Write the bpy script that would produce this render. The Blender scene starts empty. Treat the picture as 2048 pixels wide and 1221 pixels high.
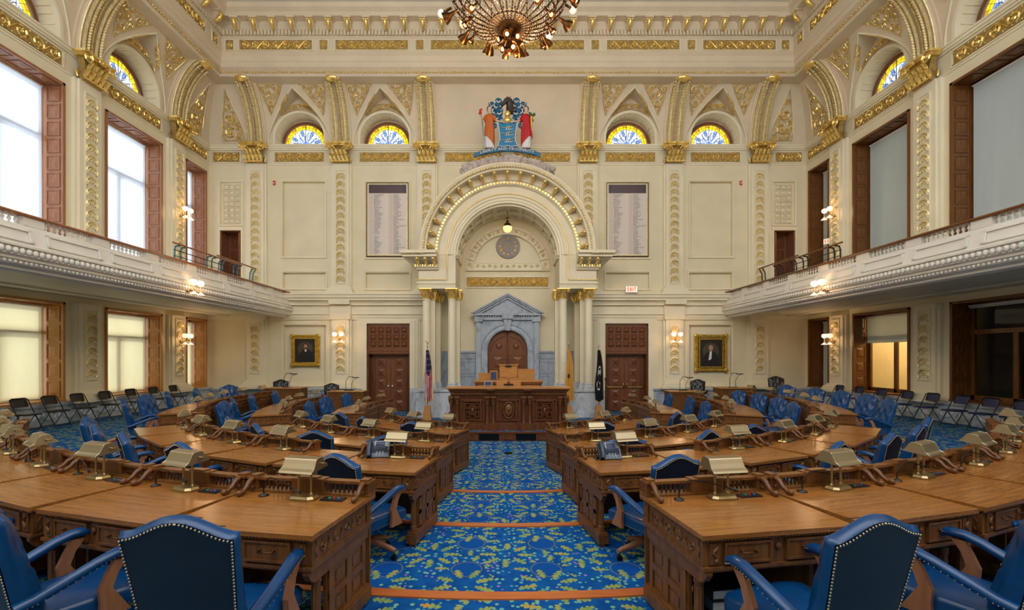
import bpy, bmesh, math, random
from math import sin, cos, pi, sqrt, radians, atan2, hypot
from mathutils import Matrix, Vector
random.seed(7)
S = bpy.context.scene
C = S.collection
# ------------------------------------------------------------------ camera, world, sun, exposure
F = 900.0
cam_d = bpy.data.cameras.new('camera'); cam = bpy.data.objects.new('camera', cam_d); C.objects.link(cam)
cam.location = (0, 0, 2.28); cam.rotation_euler = (pi/2, 0, 0)
cam_d.sensor_width = 36; cam_d.lens = F/2048*36
cam_d.shift_x = 9/2048; cam_d.shift_y = 103.5/2048; cam_d.clip_start = 0.02; cam_d.clip_end = 400
S.camera = cam
w = bpy.data.worlds.new('daylight'); S.world = w; w.use_nodes = True
w.node_tree.nodes['Background'].inputs[0].default_value = (0.93, 0.96, 1.0, 1)
w.node_tree.nodes['Background'].inputs[1].default_value = 2.9
S.view_settings.view_transform = 'Standard'; S.view_settings.look = 'None'
S.view_settings.exposure = 0.36; S.view_settings.gamma = 1; S.view_settings.use_curve_mapping = False
sun_d = bpy.data.lights.new('sun', 'SUN'); sun = bpy.data.objects.new('sun', sun_d); C.objects.link(sun)
sun_d.energy = 3.0; sun_d.color = (1, 0.95, 0.86); sun_d.angle = radians(1.2)
sun.rotation_euler = Vector((0.80, -0.30, -0.52)).to_track_quat('-Z', 'Y').to_euler()
S.cycles.max_bounces = 8; S.cycles.diffuse_bounces = 5; S.cycles.glossy_bounces = 4; S.cycles.transmission_bounces = 6
S.cycles.transparent_max_bounces = 8; S.cycles.caustics_reflective = False; S.cycles.caustics_refractive = False
S.cycles.sample_clamp_indirect = 6

# ------------------------------------------------------------------ materials
class V:                                    # tiny expression wrapper over shader math nodes
    def __init__(s, nt, sock): s.nt = nt; s.s = sock
    def op(s, o, *a):
        n = s.nt.nodes.new('ShaderNodeMath'); n.operation = o
        for i, x in enumerate((s,)+a):
            if isinstance(x, V): s.nt.links.new(x.s, n.inputs[i])
            else: n.inputs[i].default_value = x
        return V(s.nt, n.outputs[0])
    def __add__(s, o): return s.op('ADD', o)
    def __sub__(s, o): return s.op('SUBTRACT', o)
    def __mul__(s, o): return s.op('MULTIPLY', o)
    def __truediv__(s, o): return s.op('DIVIDE', o)
    def lt(s, o): return s.op('LESS_THAN', o)
    def gt(s, o): return s.op('GREATER_THAN', o)
    def mx(s, o): return s.op('MAXIMUM', o)
    def mn(s, o): return s.op('MINIMUM', o)
MATS = {}
def mat(name, col=(.5, .5, .5), rough=.5, metal=0.0, spec=.5, coat=0.0, emit=None, estr=1.0, trans=0.0, alpha=1.0):
    m = bpy.data.materials.new(name); m.use_nodes = True; MATS[name] = m
    b = m.node_tree.nodes['Principled BSDF']
    b.inputs['Base Color'].default_value = (*col, 1); b.inputs['Roughness'].default_value = rough
    b.inputs['Metallic'].default_value = metal; b.inputs['Specular IOR Level'].default_value = spec
    b.inputs['Coat Weight'].default_value = coat; b.inputs['Coat Roughness'].default_value = .08
    b.inputs['Transmission Weight'].default_value = trans
    if emit: b.inputs['Emission Color'].default_value = (*emit, 1); b.inputs['Emission Strength'].default_value = estr
    return m
def nodes(m): return m.node_tree, m.node_tree.nodes['Principled BSDF']
def coords(nt, kind='Object'):
    return nt.nodes.new('ShaderNodeTexCoord').outputs[kind]
def mapping(nt, src, scale=(1, 1, 1), loc=(0, 0, 0)):
    n = nt.nodes.new('ShaderNodeMapping'); n.inputs['Scale'].default_value = scale; n.inputs['Location'].default_value = loc
    nt.links.new(src, n.inputs[0]); return n.outputs[0]
def noise(nt, src, scale=5, detail=3, rough=.5, dist=0):
    n = nt.nodes.new('ShaderNodeTexNoise'); n.inputs['Scale'].default_value = scale; n.inputs['Detail'].default_value = detail
    n.inputs['Roughness'].default_value = rough; n.inputs['Distortion'].default_value = dist
    nt.links.new(src, n.inputs['Vector']); return n.outputs['Fac']
def ramp(nt, fac, stops):
    n = nt.nodes.new('ShaderNodeValToRGB'); e = n.color_ramp.elements
    while len(e) < len(stops): e.new(.5)
    for i, (p, c) in enumerate(stops): e[i].position = p; e[i].color = (*c, 1)
    nt.links.new(fac, n.inputs[0]); return n.outputs[0]
def mixc(nt, fac, a, b, mode='MIX'):
    n = nt.nodes.new('ShaderNodeMix'); n.data_type = 'RGBA'; n.blend_type = mode
    for sock, v in ((n.inputs[0], fac), (n.inputs[6], a), (n.inputs[7], b)):
        if isinstance(v, V): v = v.s
        if isinstance(v, (int, float)): sock.default_value = v
        elif isinstance(v, tuple): sock.default_value = (*v, 1)
        else: nt.links.new(v, sock)
    return n.outputs[2]
def bump(nt, b, h, strength=.2, dist=.01):
    n = nt.nodes.new('ShaderNodeBump'); n.inputs['Strength'].default_value = strength; n.inputs['Distance'].default_value = dist
    nt.links.new(h, n.inputs['Height']); nt.links.new(n.outputs[0], b.inputs['Normal'])
def plaster(name, col, var=.06):
    m = mat(name, col, .62, spec=.3); nt, b = nodes(m)
    f = noise(nt, coords(nt), 1.3, 4)
    c = ramp(nt, f, [(.25, tuple(x*(1-var) for x in col)), (.75, tuple(min(1, x*(1+var)) for x in col))])
    nt.links.new(c, b.inputs['Base Color']); bump(nt, b, noise(nt, coords(nt), 60, 2), .05, .004)
    return m
def wood(name, dark, light, rough=.35, sc=(2.2, 26, 26), coat=.0, fleck=False):
    m = mat(name, light, rough, spec=.45, coat=coat); nt, b = nodes(m)
    v = mapping(nt, coords(nt), sc)
    g = noise(nt, v, 1.6, 6, .62, .6)
    c = ramp(nt, g, [(.28, dark), (.5, tuple((a*.45+c_*.55) for a, c_ in zip(dark, light))), (.72, light)])
    if fleck:
        v2 = mapping(nt, coords(nt), (3.5, 22, 9))
        fl = ramp(nt, noise(nt, v2, 2.2, 3, .5, 2.5), [(.56, (0, 0, 0)), (.66, (1, 1, 1))])
        n = nt.nodes.new('ShaderNodeMath'); n.operation = 'MULTIPLY'; n.inputs[1].default_value = .35
        nt.links.new(fl, n.inputs[0]); c = mixc(nt, n.outputs[0], c, tuple(min(1, x*1.45) for x in light))
    nt.links.new(c, b.inputs['Base Color']); bump(nt, b, g, .08, .003)
    return m
plaster('cream', (.80, .72, .51)); plaster('cream_light', (.84, .77, .58)); plaster('cove_cream', (.74, .63, .46))
plaster('ivory', (.82, .80, .73)); plaster('soffit', (.72, .67, .50))
def gilt(name, col, deep, rough=.33, metal=.75):
    m = mat(name, col, rough, metal); nt, b = nodes(m)
    f = noise(nt, coords(nt), 9, 3)
    nt.links.new(ramp(nt, f, [(.3, deep), (.62, col)]), b.inputs['Base Color'])
    bump(nt, b, noise(nt, coords(nt), 40, 2), .25, .006)
gilt('gold', (1.0, .76, .28), (.78, .52, .12), .30, .75)
gilt('pale_gilt', (.92, .78, .44), (.76, .60, .26), .42, .3)
gilt('gold_ground_shade', (.52, .35, .11), (.34, .21, .06), .6, .35)  # dark ground: shadow between scrolls and leaves put into the colour
gilt('frame_gold', (.80, .55, .10), (.45, .27, .04), .35)
wood('top_wood', (.20, .070, .015), (.40, .165, .036), .21, (1.6, 24, 24), .0, True)
wood('oak', (.10, .034, .009), (.25, .10, .024), .34, (20, 20, 2.2))
wood('carved_oak', (.085, .03, .009), (.21, .085, .026), .38, (9, 9, 4))
wood('rostrum_wood', (.075, .024, .009), (.18, .062, .022), .3, (14, 14, 2))
wood('honey_wood', (.40, .17, .045), (.56, .27, .085), .3, (2, 18, 18))
wood('door_wood', (.13, .042, .018), (.25, .092, .038), .33, (16, 16, 1.6))
wood('shutter_wood', (.26, .10, .045), (.42, .185, .085), .35, (14, 14, 1.8))
wood('nosing_wood', (.42, .10, .022), (.60, .18, .05), .3, (2, 20, 8))
def leather(name, col, rough=.34):
    m = mat(name, col, rough, spec=.55); nt, b = nodes(m)
    f = noise(nt, coords(nt), 5, 4)
    nt.links.new(ramp(nt, f, [(.3, tuple(x*.75 for x in col)), (.7, tuple(x*1.15 for x in col))]), b.inputs['Base Color'])
    v = nt.nodes.new('ShaderNodeTexVoronoi'); v.inputs['Scale'].default_value = 260; nt.links.new(coords(nt), v.inputs['Vector'])
    bump(nt, b, v.outputs['Distance'], .08, .002)
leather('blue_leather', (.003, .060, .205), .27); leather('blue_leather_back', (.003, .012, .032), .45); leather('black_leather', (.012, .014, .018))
leather('navy_vinyl', (.008, .022, .10), .4); leather('black_vinyl', (.008, .010, .016), .4)
mat('brass', (.42, .32, .16), .38, 1.0); mat('brushed_brass', (.46, .38, .24), .42, 1.0); mat('dark_bronze', (.13, .055, .018), .3, 1.0)
mat('polished_brass', (.80, .55, .18), .15, 1.0); mat('nail_brass', (.58, .48, .36), .3, 1.0)
mat('black_plastic', (.012, .014, .018), .35); mat('slate_plastic', (.03, .05, .085), .3); mat('grey_plastic', (.30, .34, .38), .35)
mat('screen', (.01, .012, .03), .5, emit=(.02, .03, .07), estr=.6); mat('chrome', (.7, .7, .7), .15, 1.0)
mat('black_metal', (.02, .022, .026), .35, .8); mat('teal_metal', (.03, .17, .23), .4, .3); mat('steel_glint', (.45, .50, .55), .25, 1.0)
mat('white', (.85, .85, .83), .5); mat('paper', (.75, .78, .80), .6); mat('red_button', (.6, .03, .03), .4); mat('green_button', (.02, .35, .2), .4)
mat('blue_button', (.03, .2, .6), .4); mat('dark_void', (.006, .006, .006), .8); mat('grey_box', (.55, .52, .45), .5)
mat('globe_glass', (1, .85, .72), .3, emit=(1, .66, .42), estr=1.0); mat('globe_dim', (1, .9, .86), .3, emit=(1, .72, .60), estr=1.3)
mat('bulb', (1, .8, .5), .3, emit=(1, .50, .16), estr=3.0); mat('bulb_glass', (.98, .9, .86), .08, trans=.0, emit=(1, .62, .45), estr=.55)
mat('crystal', (.55, .50, .46), .12, .55)
mat('apse_globe', (.8, .6, .35), .15, .4, emit=(1, .65, .25), estr=1.0)
mat('exit_face', (.9, .78, .6), .4, emit=(1, .85, .6), estr=.55); mat('exit_red', (.75, .02, .02), .4, emit=(.8, .02, .02), estr=.5)
def marble(name, a, b_, sc=1.3):
    m = mat(name, a, .28, spec=.5); nt, b = nodes(m)
    f = noise(nt, mapping(nt, coords(nt), (1, 1, .55)), sc*2, 8, .62, 1.6)
    nt.links.new(ramp(nt, f, [(.36, b_), (.5, a), (.72, tuple(min(1, x*1.12) for x in a))]), b.inputs['Base Color'])
marble('marble', (.40, .46, .54), (.27, .32, .40)); marble('white_marble', (.58, .62, .66), (.40, .45, .50))
mat('clock_face', (.24, .22, .24), .5); mat('clock_rim', (.33, .31, .30), .4); mat('ochre', (.72, .45, .06), .4, .2)
mat('board_cream', (.74, .66, .60), .5); mat('board_dark', (.055, .018, .018), .3); mat('ink', (.05, .045, .08), .6); mat('board_dot', (.48, .28, .07), .5)
mat('canvas_dark', (.022, .019, .014), .45); mat('canvas_glow', (.07, .055, .03), .5); mat('flesh', (.48, .25, .16), .55); mat('coat_black', (.008, .008, .010), .5)
mat('hair_grey', (.30, .27, .24), .6); mat('hair_dark', (.03, .02, .014), .6)
mat('flag_red', (.52, .02, .04), .7); mat('flag_white', (.75, .74, .72), .7); mat('flag_blue', (.012, .03, .13), .7); mat('flag_buff', (.72, .42, .09), .7)
mat('flag_black', (.010, .011, .018), .7); mat('fringe', (.75, .50, .12), .6)
mat('robe_orange', (.55, .135, .025), .5); mat('robe_red', (.50, .012, .02), .5); mat('robe_white', (.74, .76, .80), .55); mat('skin', (.72, .52, .40), .5)
mat('shield_blue', (.008, .20, .42), .4); mat('arms_blue', (.01, .13, .26), .45); mat('horse_dark', (.055, .035, .035), .4); plaster('rock_lilac', (.52, .46, .43), .15)
mat('cap_red', (.6, .02, .03), .5); mat('fruit_green', (.05, .14, .05), .6)
# translucent shades, stained glass
def shade(name, col, tr):
    m = bpy.data.materials.new(name); m.use_nodes = True; MATS[name] = m; nt = m.node_tree; nt.nodes.clear()
    o = nt.nodes.new('ShaderNodeOutputMaterial'); mx = nt.nodes.new('ShaderNodeMixShader'); d = nt.nodes.new('ShaderNodeBsdfDiffuse')
    t = nt.nodes.new('ShaderNodeBsdfTranslucent'); mx.inputs[0].default_value = tr
    w_ = nt.nodes.new('ShaderNodeTexNoise'); w_.inputs['Scale'].default_value = 3
    c = ramp(nt, w_.outputs['Fac'], [(.3, tuple(x*.93 for x in col)), (.7, col)])
    nt.links.new(c, d.inputs[0]); nt.links.new(c, t.inputs[0])
    nt.links.new(d.outputs[0], mx.inputs[1]); nt.links.new(t.outputs[0], mx.inputs[2]); nt.links.new(mx.outputs[0], o.inputs[0])
shade('shade_white', (.72, .82, .97), .42); shade('shade_olive', (.70, .62, .37), .42); shade('shade_grey', (.66, .77, .80), .12)
for n_, c_ in (('glass_yellow', (.98, .72, .03)), ('glass_clear', (.80, .88, 1.0)), ('glass_blue', (.22, .38, .85)), ('glass_green', (.30, .50, .20)), ('glass_amber', (.75, .38, .03))):
    shade(n_, tuple(x*.8 for x in c_), .42)
mat('leading', (.05, .06, .08), .5)
def clear_glass(name, col=(.9, .95, .95)):
    m = bpy.data.materials.new(name); m.use_nodes = True; MATS[name] = m; nt = m.node_tree; nt.nodes.clear()
    o = nt.nodes.new('ShaderNodeOutputMaterial'); mx = nt.nodes.new('ShaderNodeMixShader'); t = nt.nodes.new('ShaderNodeBsdfTransparent'); g = nt.nodes.new('ShaderNodeBsdfGlossy')
    fr = nt.nodes.new('ShaderNodeFresnel'); fr.inputs[0].default_value = 1.45; t.inputs[0].default_value = (*col, 1); g.inputs['Roughness'].default_value = .02
    nt.links.new(fr.outputs[0], mx.inputs[0]); nt.links.new(t.outputs[0], mx.inputs[1]); nt.links.new(g.outputs[0], mx.inputs[2]); nt.links.new(mx.outputs[0], o.inputs[0])
clear_glass('pane_glass')
# woven carpet: oak-leaf stars on blue
def carpet():
    m = mat('carpet', (.01, .12, .42), .95, spec=.1); nt, b = nodes(m)
    geo = nt.nodes.new('ShaderNodeNewGeometry'); sp = nt.nodes.new('ShaderNodeSeparateXYZ'); nt.links.new(geo.outputs['Position'], sp.inputs[0])
    X = V(nt, sp.outputs[0]); Y = V(nt, sp.outputs[1])
    leaf = None; hue = None; ring = None
    def star(ox, oy, a, bb, n, rad, L, wd, rot):
        gx = (X+ox)/a; gy = (Y+oy)/bb
        fx = (gx.op('FRACT')-.5)*a; fy = (gy.op('FRACT')-.5)*bb
        idx = gx.op('FLOOR')*7.13+gy.op('FLOOR')*3.7
        r = (fx*fx+fy*fy).op('SQRT'); th = fy.op('ARCTAN2', fx)+idx+rot
        sec = ((th*(n/(2*pi))).op('FRACT')-.5)*(2*pi/n)
        lx = (r*sec.op('COSINE')-rad)/L; ly = (r*sec.op('SINE')).op('ABSOLUTE')
        body = (lx*lx)*-1.0+1.0
        lobe = (lx*5.6+ly*40.0).op('SINE').op('ABSOLUTE')*.75+.25
        m1 = (body.mx(0.0).op('SQRT')*lobe*wd-ly).gt(0.0)*(lx.op('ABSOLUTE').lt(1.0))
        return m1, lx, r
    a, bb = .74, 1.16
    l1, lx1, r1 = star(10, 10, a, bb, 8, .19, .082, .040, 0)
    l2, lx2, r2 = star(10+a/2, 10+bb/2, a, bb, 8, .19, .082, .040, .4)
    l3, lx3, r3 = star(10+a/2, 10+.02, a, bb/2, 7, .235, .065, .032, .8)
    # plain deep blue discs with a thin ring
    disc = (r3.lt(.135)); rg = (r3-.14).op('ABSOLUTE').lt(.004)
    leaves = l1.mx(l2).mx(l3*(r1.gt(.27))*(r2.gt(.27)))
    vo = nt.nodes.new('ShaderNodeTexVoronoi'); vo.inputs['Scale'].default_value = 19; nt.links.new(geo.outputs['Position'], vo.inputs['Vector'])
    small = V(nt, vo.outputs['Distance']).lt(.34)
    sm_pick = V(nt, vo.outputs['Color']); spn = nt.nodes.new('ShaderNodeSeparateColor'); nt.links.new(vo.outputs['Color'], spn.inputs[0])
    small = small*(V(nt, spn.outputs[0]).lt(.75))*(r3.gt(.16))
    fine = noise(nt, geo.outputs['Position'], 9, 2); base = ramp(nt, fine, [(.3, (.003, .060, .26)), (.7, (.006, .11, .38))])
    c = mixc(nt, disc, base, (.004, .075, .33))
    c = mixc(nt, rg, c, (.20, .19, .10))
    leafcol = mixc(nt, V(nt, spn.outputs[1]), (.20, .46, .30), (.10, .36, .38))
    c = mixc(nt, small, c, leafcol)
    pur = small*(V(nt, spn.outputs[2]).gt(.88)); c = mixc(nt, pur, c, (.30, .16, .60))
    grad = noise(nt, geo.outputs['Position'], 14, 2)
    c = mixc(nt, leaves, c, ramp(nt, grad, [(.35, (.17, .31, .11)), (.55, (.30, .37, .12)), (.70, (.48, .30, .06))]))
    nt.links.new(c, b.inputs['Base Color']); bump(nt, b, noise(nt, geo.outputs['Position'], 300, 1), .3, .004)
carpet()

# ------------------------------------------------------------------ mesh helper
class MB:
    def __init__(s): s.v = []; s.f = []; s.mi = []; s.sm = []; s.mats = []; s.M = None; s.cur = 0; s.smooth = False
    def use(s, name):
        if name not in s.mats: s.mats.append(name)
        s.cur = s.mats.index(name); return s
    def P(s, pts):
        b = len(s.v)
        if s.M is not None: pts = [s.M(p) for p in pts]
        s.v.extend(pts); return b
    def F(s, idx): s.f.append(idx); s.mi.append(s.cur); s.sm.append(s.smooth)
    def poly(s, pts): b = s.P(pts); s.F(tuple(range(b, b+len(pts))))
    def box(s, x0, x1, y0, y1, z0, z1):
        b = s.P([(x0, y0, z0), (x1, y0, z0), (x1, y1, z0), (x0, y1, z0), (x0, y0, z1), (x1, y0, z1), (x1, y1, z1), (x0, y1, z1)])
        for q in ((0, 3, 2, 1), (4, 5, 6, 7), (0, 1, 5, 4), (1, 2, 6, 5), (2, 3, 7, 6), (3, 0, 4, 7)): s.F(tuple(b+i for i in q))
        return s
    def hexa(s, p):                        # eight corners, bottom ring then top ring
        b = s.P(p)
        for q in ((0, 3, 2, 1), (4, 5, 6, 7), (0, 1, 5, 4), (1, 2, 6, 5), (2, 3, 7, 6), (3, 0, 4, 7)): s.F(tuple(b+i for i in q))
    def pyr(s, x0, x1, y0, y1, z0, z1, h, axis='y'):   # panel with sloped margins: thin box plus pyramid-like raised field towards -y
        i = min(x1-x0, z1-z0)*.28
        a = [(x0, y1, z0), (x1, y1, z0), (x1, y1, z1), (x0, y1, z1)]; t = [(x0+i, y0, z0+i), (x1-i, y0, z0+i), (x1-i, y0, z1-i), (x0+i, y0, z1-i)]
        b = s.P(a+t)
        for k in range(4): s.F((b+k, b+(k+1) % 4, b+4+(k+1) % 4, b+4+k))
        s.F((b+4, b+5, b+6, b+7))
    def grid(s, rows, closed=False, loop=False):
        n = len(rows[0]); b = s.P([p for r in rows for p in r]); R = len(rows)
        for i in range(R if loop else R-1):
            for j in range(n if closed else n-1):
                i2 = (i+1) % R; j2 = (j+1) % n
                s.F((b+i*n+j, b+i*n+j2, b+i2*n+j2, b+i2*n+j))
        return b
    def cap(s, ring): s.poly(ring)
    def lathe(s, prof, cx=0, cy=0, cz=0, n=12, caps=True, sx=1, sy=1):
        rows = [[(cx+r*cos(2*pi*k/n)*sx, cy+r*sin(2*pi*k/n)*sy, cz+z) for k in range(n)] for r, z in prof]
        sm = s.smooth; s.smooth = True; s.grid(rows, closed=True); s.smooth = sm
        if caps: s.cap(rows[0][::-1]); s.cap(rows[-1])
        return s
    def tube(s, pts, r, n=6, closed=False, caps=True, flat=1.0):
        pts = [Vector(p) for p in pts]; N = len(pts); rows = []; up = None
        rr = r if isinstance(r, (list, tuple)) else [r]*N
        for i, p in enumerate(pts):
            if closed: t = pts[(i+1) % N]-pts[i-1]
            else: t = pts[min(i+1, N-1)]-pts[max(i-1, 0)]
            if t.length < 1e-9: t = Vector((0, 0, 1))
            t.normalize()
            if up is None: up = Vector((0, 1, 0)) if abs(t.y) < .9 else Vector((0, 0, 1))
            a = t.cross(up)
            if a.length < 1e-6: a = t.cross(Vector((1, 0, 0)))
            a.normalize(); b2 = a.cross(t).normalized(); up = b2
            rows.append([tuple(p+a*(cos(2*pi*k/n)*rr[i])+b2*(sin(2*pi*k/n)*rr[i]*flat)) for k in range(n)])
        sm = s.smooth; s.smooth = n > 4; s.grid(rows, closed=True, loop=closed); s.smooth = sm
        if caps and not closed: s.cap(rows[0][::-1]); s.cap(rows[-1])
        return s
    def ball(s, c, r, n=6, m=4, sc=(1, 1, 1)):
        rows = [[(c[0]+r*sc[0]*sin(pi*i/m)*cos(2*pi*k/n), c[1]+r*sc[1]*sin(pi*i/m)*sin(2*pi*k/n), c[2]+r*sc[2]*cos(pi*i/m)) for k in range(n)] for i in range(m+1)]
        sm = s.smooth; s.smooth = True; s.grid(rows, closed=True); s.smooth = sm
    def sweep(s, prof, path, closed=False, caps=True):     # prof list (a,b); path list of (origin, A, B) frames
        rows = [[(o[0]+A[0]*a+B[0]*b, o[1]+A[1]*a+B[1]*b, o[2]+A[2]*a+B[2]*b) for a, b in prof] for o, A, B in path]
        s.grid(rows, loop=closed)
        if caps and not closed: s.poly(rows[0]); s.poly(rows[-1][::-1])
    def ext(s, poly, y0, y1):              # polygon in (x,z) extruded along y
        a = [(x, y0, z) for x, z in poly]; b_ = [(x, y1, z) for x, z in poly]; n = len(poly)
        b = s.P(a+b_); s.F(tuple(range(b, b+n))); s.F(tuple(range(b+2*n-1, b+n-1, -1)))
        for k in range(n): s.F((b+k, b+n+k, b+n+(k+1) % n, b+(k+1) % n))
    def mesh(s, name):
        me = bpy.data.meshes.new(name); me.from_pydata([tuple(p) for p in s.v], [], s.f)
        for m in s.mats: me.materials.append(MATS[m])
        me.polygons.foreach_set('material_index', s.mi); me.polygons.foreach_set('use_smooth', s.sm)
        me.update(); return me
def xf(M): return lambda p: tuple(M @ Vector(p))
def obj(name, mb, parent=None, loc=None, rot=None, fix=True, **props):
    me = mb.mesh(name) if isinstance(mb, MB) else mb
    if fix and isinstance(mb, MB):
        bm = bmesh.new(); bm.from_mesh(me); bmesh.ops.recalc_face_normals(bm, faces=bm.faces); bm.to_mesh(me); bm.free()
    o = bpy.data.objects.new(name, me); C.objects.link(o)
    if parent is not None: o.parent = parent
    if loc is not None: o.location = loc
    if rot is not None: o.rotation_euler = (0, 0, rot)
    for k, v in props.items(): o[k] = v
    return o
def thing(name, label, cat, loc=(0, 0, 0), rz=0, group=None, kind=None, parent=None):
    o = bpy.data.objects.new(name, None); C.objects.link(o); o.empty_display_size = .1
    o.location = loc; o.rotation_euler = (0, 0, rz)
    if label: o['label'] = label
    if cat: o['category'] = cat
    if group: o['group'] = group
    if kind: o['kind'] = kind
    if parent is not None: o.parent = parent
    return o
KIDS = {}
def kids(o):
    if not KIDS or KIDS.get('n') != len(C.objects):
        KIDS.clear(); KIDS['n'] = len(C.objects)
        for x in C.objects:
            if x.parent: KIDS.setdefault(x.parent.name, []).append(x)
    return KIDS.get(o.name, [])
def snapshot(o):                           # nested (object, children) tree read once
    return (o, [snapshot(c) for c in kids(o)])
def paste(tree, parent=None):
    o, ch = tree; c = o.copy(); C.objects.link(c)
    if parent is not None: c.parent = parent
    for t in ch: paste(t, c)
    return c
def place(tree, loc, rz, label=None, group=None):
    c = paste(tree); c.location = loc; c.rotation_euler = (0, 0, rz)
    if label: c['label'] = label
    if group: c['group'] = group
    return c
def spiral(mb, M, cx, cy, r, turns=1.4, flip=1, a0=0, tw=.17, seg=15, lift=.0):
    """gilded scroll: a spiral stem with leaf buds; M maps (x, y, out) to 3d"""
    pts = []; rr = []
    for i in range(seg):
        t = i/(seg-1); a = a0+flip*turns*2*pi*t; q = r*(1-.84*t)
        pts.append(M(cx+q*cos(a), cy+q*sin(a), lift)); rr.append(r*tw*1.08*(1.0-.25*t))
    mb.tube(pts, rr, 4, caps=False)
    c0 = M(cx, cy, lift); mb.ball(c0, r*.24, 5, 3)
    for k in range(3):
        a = a0+flip*(k+.5)*1.9; c1 = M(cx+r*.62*cos(a), cy+r*.62*sin(a), lift); mb.ball(c1, r*.16, 4, 2)
def scroll_band(mb, M, x0, x1, y0, y1, rows=1):
    h = (y1-y0)/2; cy = (y0+y1)/2; n = max(1, int(round((x1-x0)/(h*2.15)))); st = (x1-x0)/n
    if mb.mats and mb.mats[mb.cur] == 'gold':
        mb.use('gold_ground_shade'); mb.poly([M(x0, y0, -.012), M(x1, y0, -.012), M(x1, y1, -.012), M(x0, y1, -.012)]); mb.use('gold')
        for i in range(n*2):
            for s in (-1, 1): c_ = M(x0+st*(i*.5+.0), cy+s*h*.85, 0); mb.ball(c_, h*.16, 4, 2)
    for i in range(n):
        cx = x0+st*(i+.5); fl = 1 if i % 2 else -1
        spiral(mb, M, cx, cy, min(h, st/2)*.92, 1.5, fl, -fl*pi/2+pi*.15)
        xs = x0+st*i
        if i: mb.tube([M(xs-st*.3, cy+fl*h*.75, 0), M(xs, cy, .0), M(xs+st*.3, cy-fl*h*.75, 0)], h*.1, 4, caps=False)
def inside(p, poly):
    x, y = p; c = False; n = len(poly)
    for i in range(n):
        x1, y1 = poly[i]; x2, y2 = poly[(i+1) % n]
        if (y1 > y) != (y2 > y) and x < (x2-x1)*(y-y1)/(y2-y1)+x1: c = not c
    return c
def edge_dist(p, poly):
    d = 1e9; n = len(poly)
    for i in range(n):
        ax, ay = poly[i]; bx, by = poly[(i+1) % n]; dx, dy = bx-ax, by-ay; L = dx*dx+dy*dy or 1e-9
        t = max(0, min(1, ((p[0]-ax)*dx+(p[1]-ay)*dy)/L)); d = min(d, hypot(p[0]-ax-t*dx, p[1]-ay-t*dy))
    return d
def scroll_fill(mb, M, poly, rmin=.04, rmax=.25, seed=3):
    rnd = random.Random(seed); xs = [p[0] for p in poly]; ys = [p[1] for p in poly]; cs = []
    cand = []
    for _ in range(900):
        p = (rnd.uniform(min(xs), max(xs)), rnd.uniform(min(ys), max(ys)))
        if inside(p, poly): cand.append((edge_dist(p, poly), p))
    for _ in range(40):
        best = None
        for d, p in cand:
            r = min([d, rmax]+[hypot(p[0]-q[0], p[1]-q[1])-q[2] for q in cs])
            if r > rmin and (best is None or r > best[2]): best = (p[0], p[1], r)
        if not best: break
        cs.append(best)
    for i, (x, y, r) in enumerate(cs): spiral(mb, M, x, y, r*.95, 1.4, 1 if i % 2 else -1, rnd.uniform(0, 6.28), .17, 12)
    n = len(poly); mb.tube([M(x, y, 0) for x, y in poly], max(.012, rmin*.25), 4, closed=True)
    for x, y in [c[1] for c in cand[:260]]:
        if all(hypot(x-q[0], y-q[1]) > q[2]*.95 for q in cs): mb.ball(M(x, y, -.005), rmin*.55, 4, 2)
def frame_rect(mb, x0, x1, z0, z1, wd, y0, y1):   # mitred moulding frame proud of a wall lying in the x-z plane; y0 (front) < y1 (wall)
    for (a, b_, c, d) in (((x0, z0), (x1, z0), (x1-wd, z0+wd), (x0+wd, z0+wd)), ((x0, z1), (x1, z1), (x1-wd, z1-wd), (x0+wd, z1-wd)),
                          ((x0, z0), (x0, z1), (x0+wd, z1-wd), (x0+wd, z0+wd)), ((x1, z0), (x1, z1), (x1-wd, z1-wd), (x1-wd, z0+wd))):
        mb.ext([a, b_, c, d], y0, y1)
def holed(mb, x0, x1, z0, z1, y, holes):     # flat wall at y with rectangular holes; a hole (x0,x1,z0,z1,depth) gets reveals, and a back when depth > 0
    xs = sorted({x0, x1, *[min(max(h[0], x0), x1) for h in holes], *[min(max(h[1], x0), x1) for h in holes]})
    zs = sorted({z0, z1, *[min(max(h[2], z0), z1) for h in holes], *[min(max(h[3], z0), z1) for h in holes]})
    for i in range(len(xs)-1):
        for j in range(len(zs)-1):
            cx, cz = (xs[i]+xs[i+1])/2, (zs[j]+zs[j+1])/2
            if any(h[0] < cx < h[1] and h[2] < cz < h[3] for h in holes): continue
            mb.poly([(xs[i], y, zs[j]), (xs[i+1], y, zs[j]), (xs[i+1], y, zs[j+1]), (xs[i], y, zs[j+1])])
    for h in holes:
        d = abs(h[4])
        if d == 0: continue
        a = [(h[0], h[2]), (h[1], h[2]), (h[1], h[3]), (h[0], h[3])]
        for k in range(4):
            p, q = a[k], a[(k+1) % 4]; mb.poly([(p[0], y, p[1]), (q[0], y, q[1]), (q[0], y+d, q[1]), (p[0], y+d, p[1])])
        if h[4] > 0: mb.poly([(p[0], y+d, p[1]) for p in a])
# ------------------------------------------------------------------ room dimensions (metres)
XW, D, ZC = 12.27, 18.5, 15.32             # half width, back wall, ceiling
YC = 12.5                                  # centre of the curved rows
SILL = 10.93
BAYS = [14.84, 11.32, 7.80, 4.28]  # last bay is out of view, added for its window light
PIL_B = [3.29, 6.80, 10.28]; PIL_S = [16.60, 13.08, 9.56, 6.04, 2.52]
STRUCT = dict(kind='structure')
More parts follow.
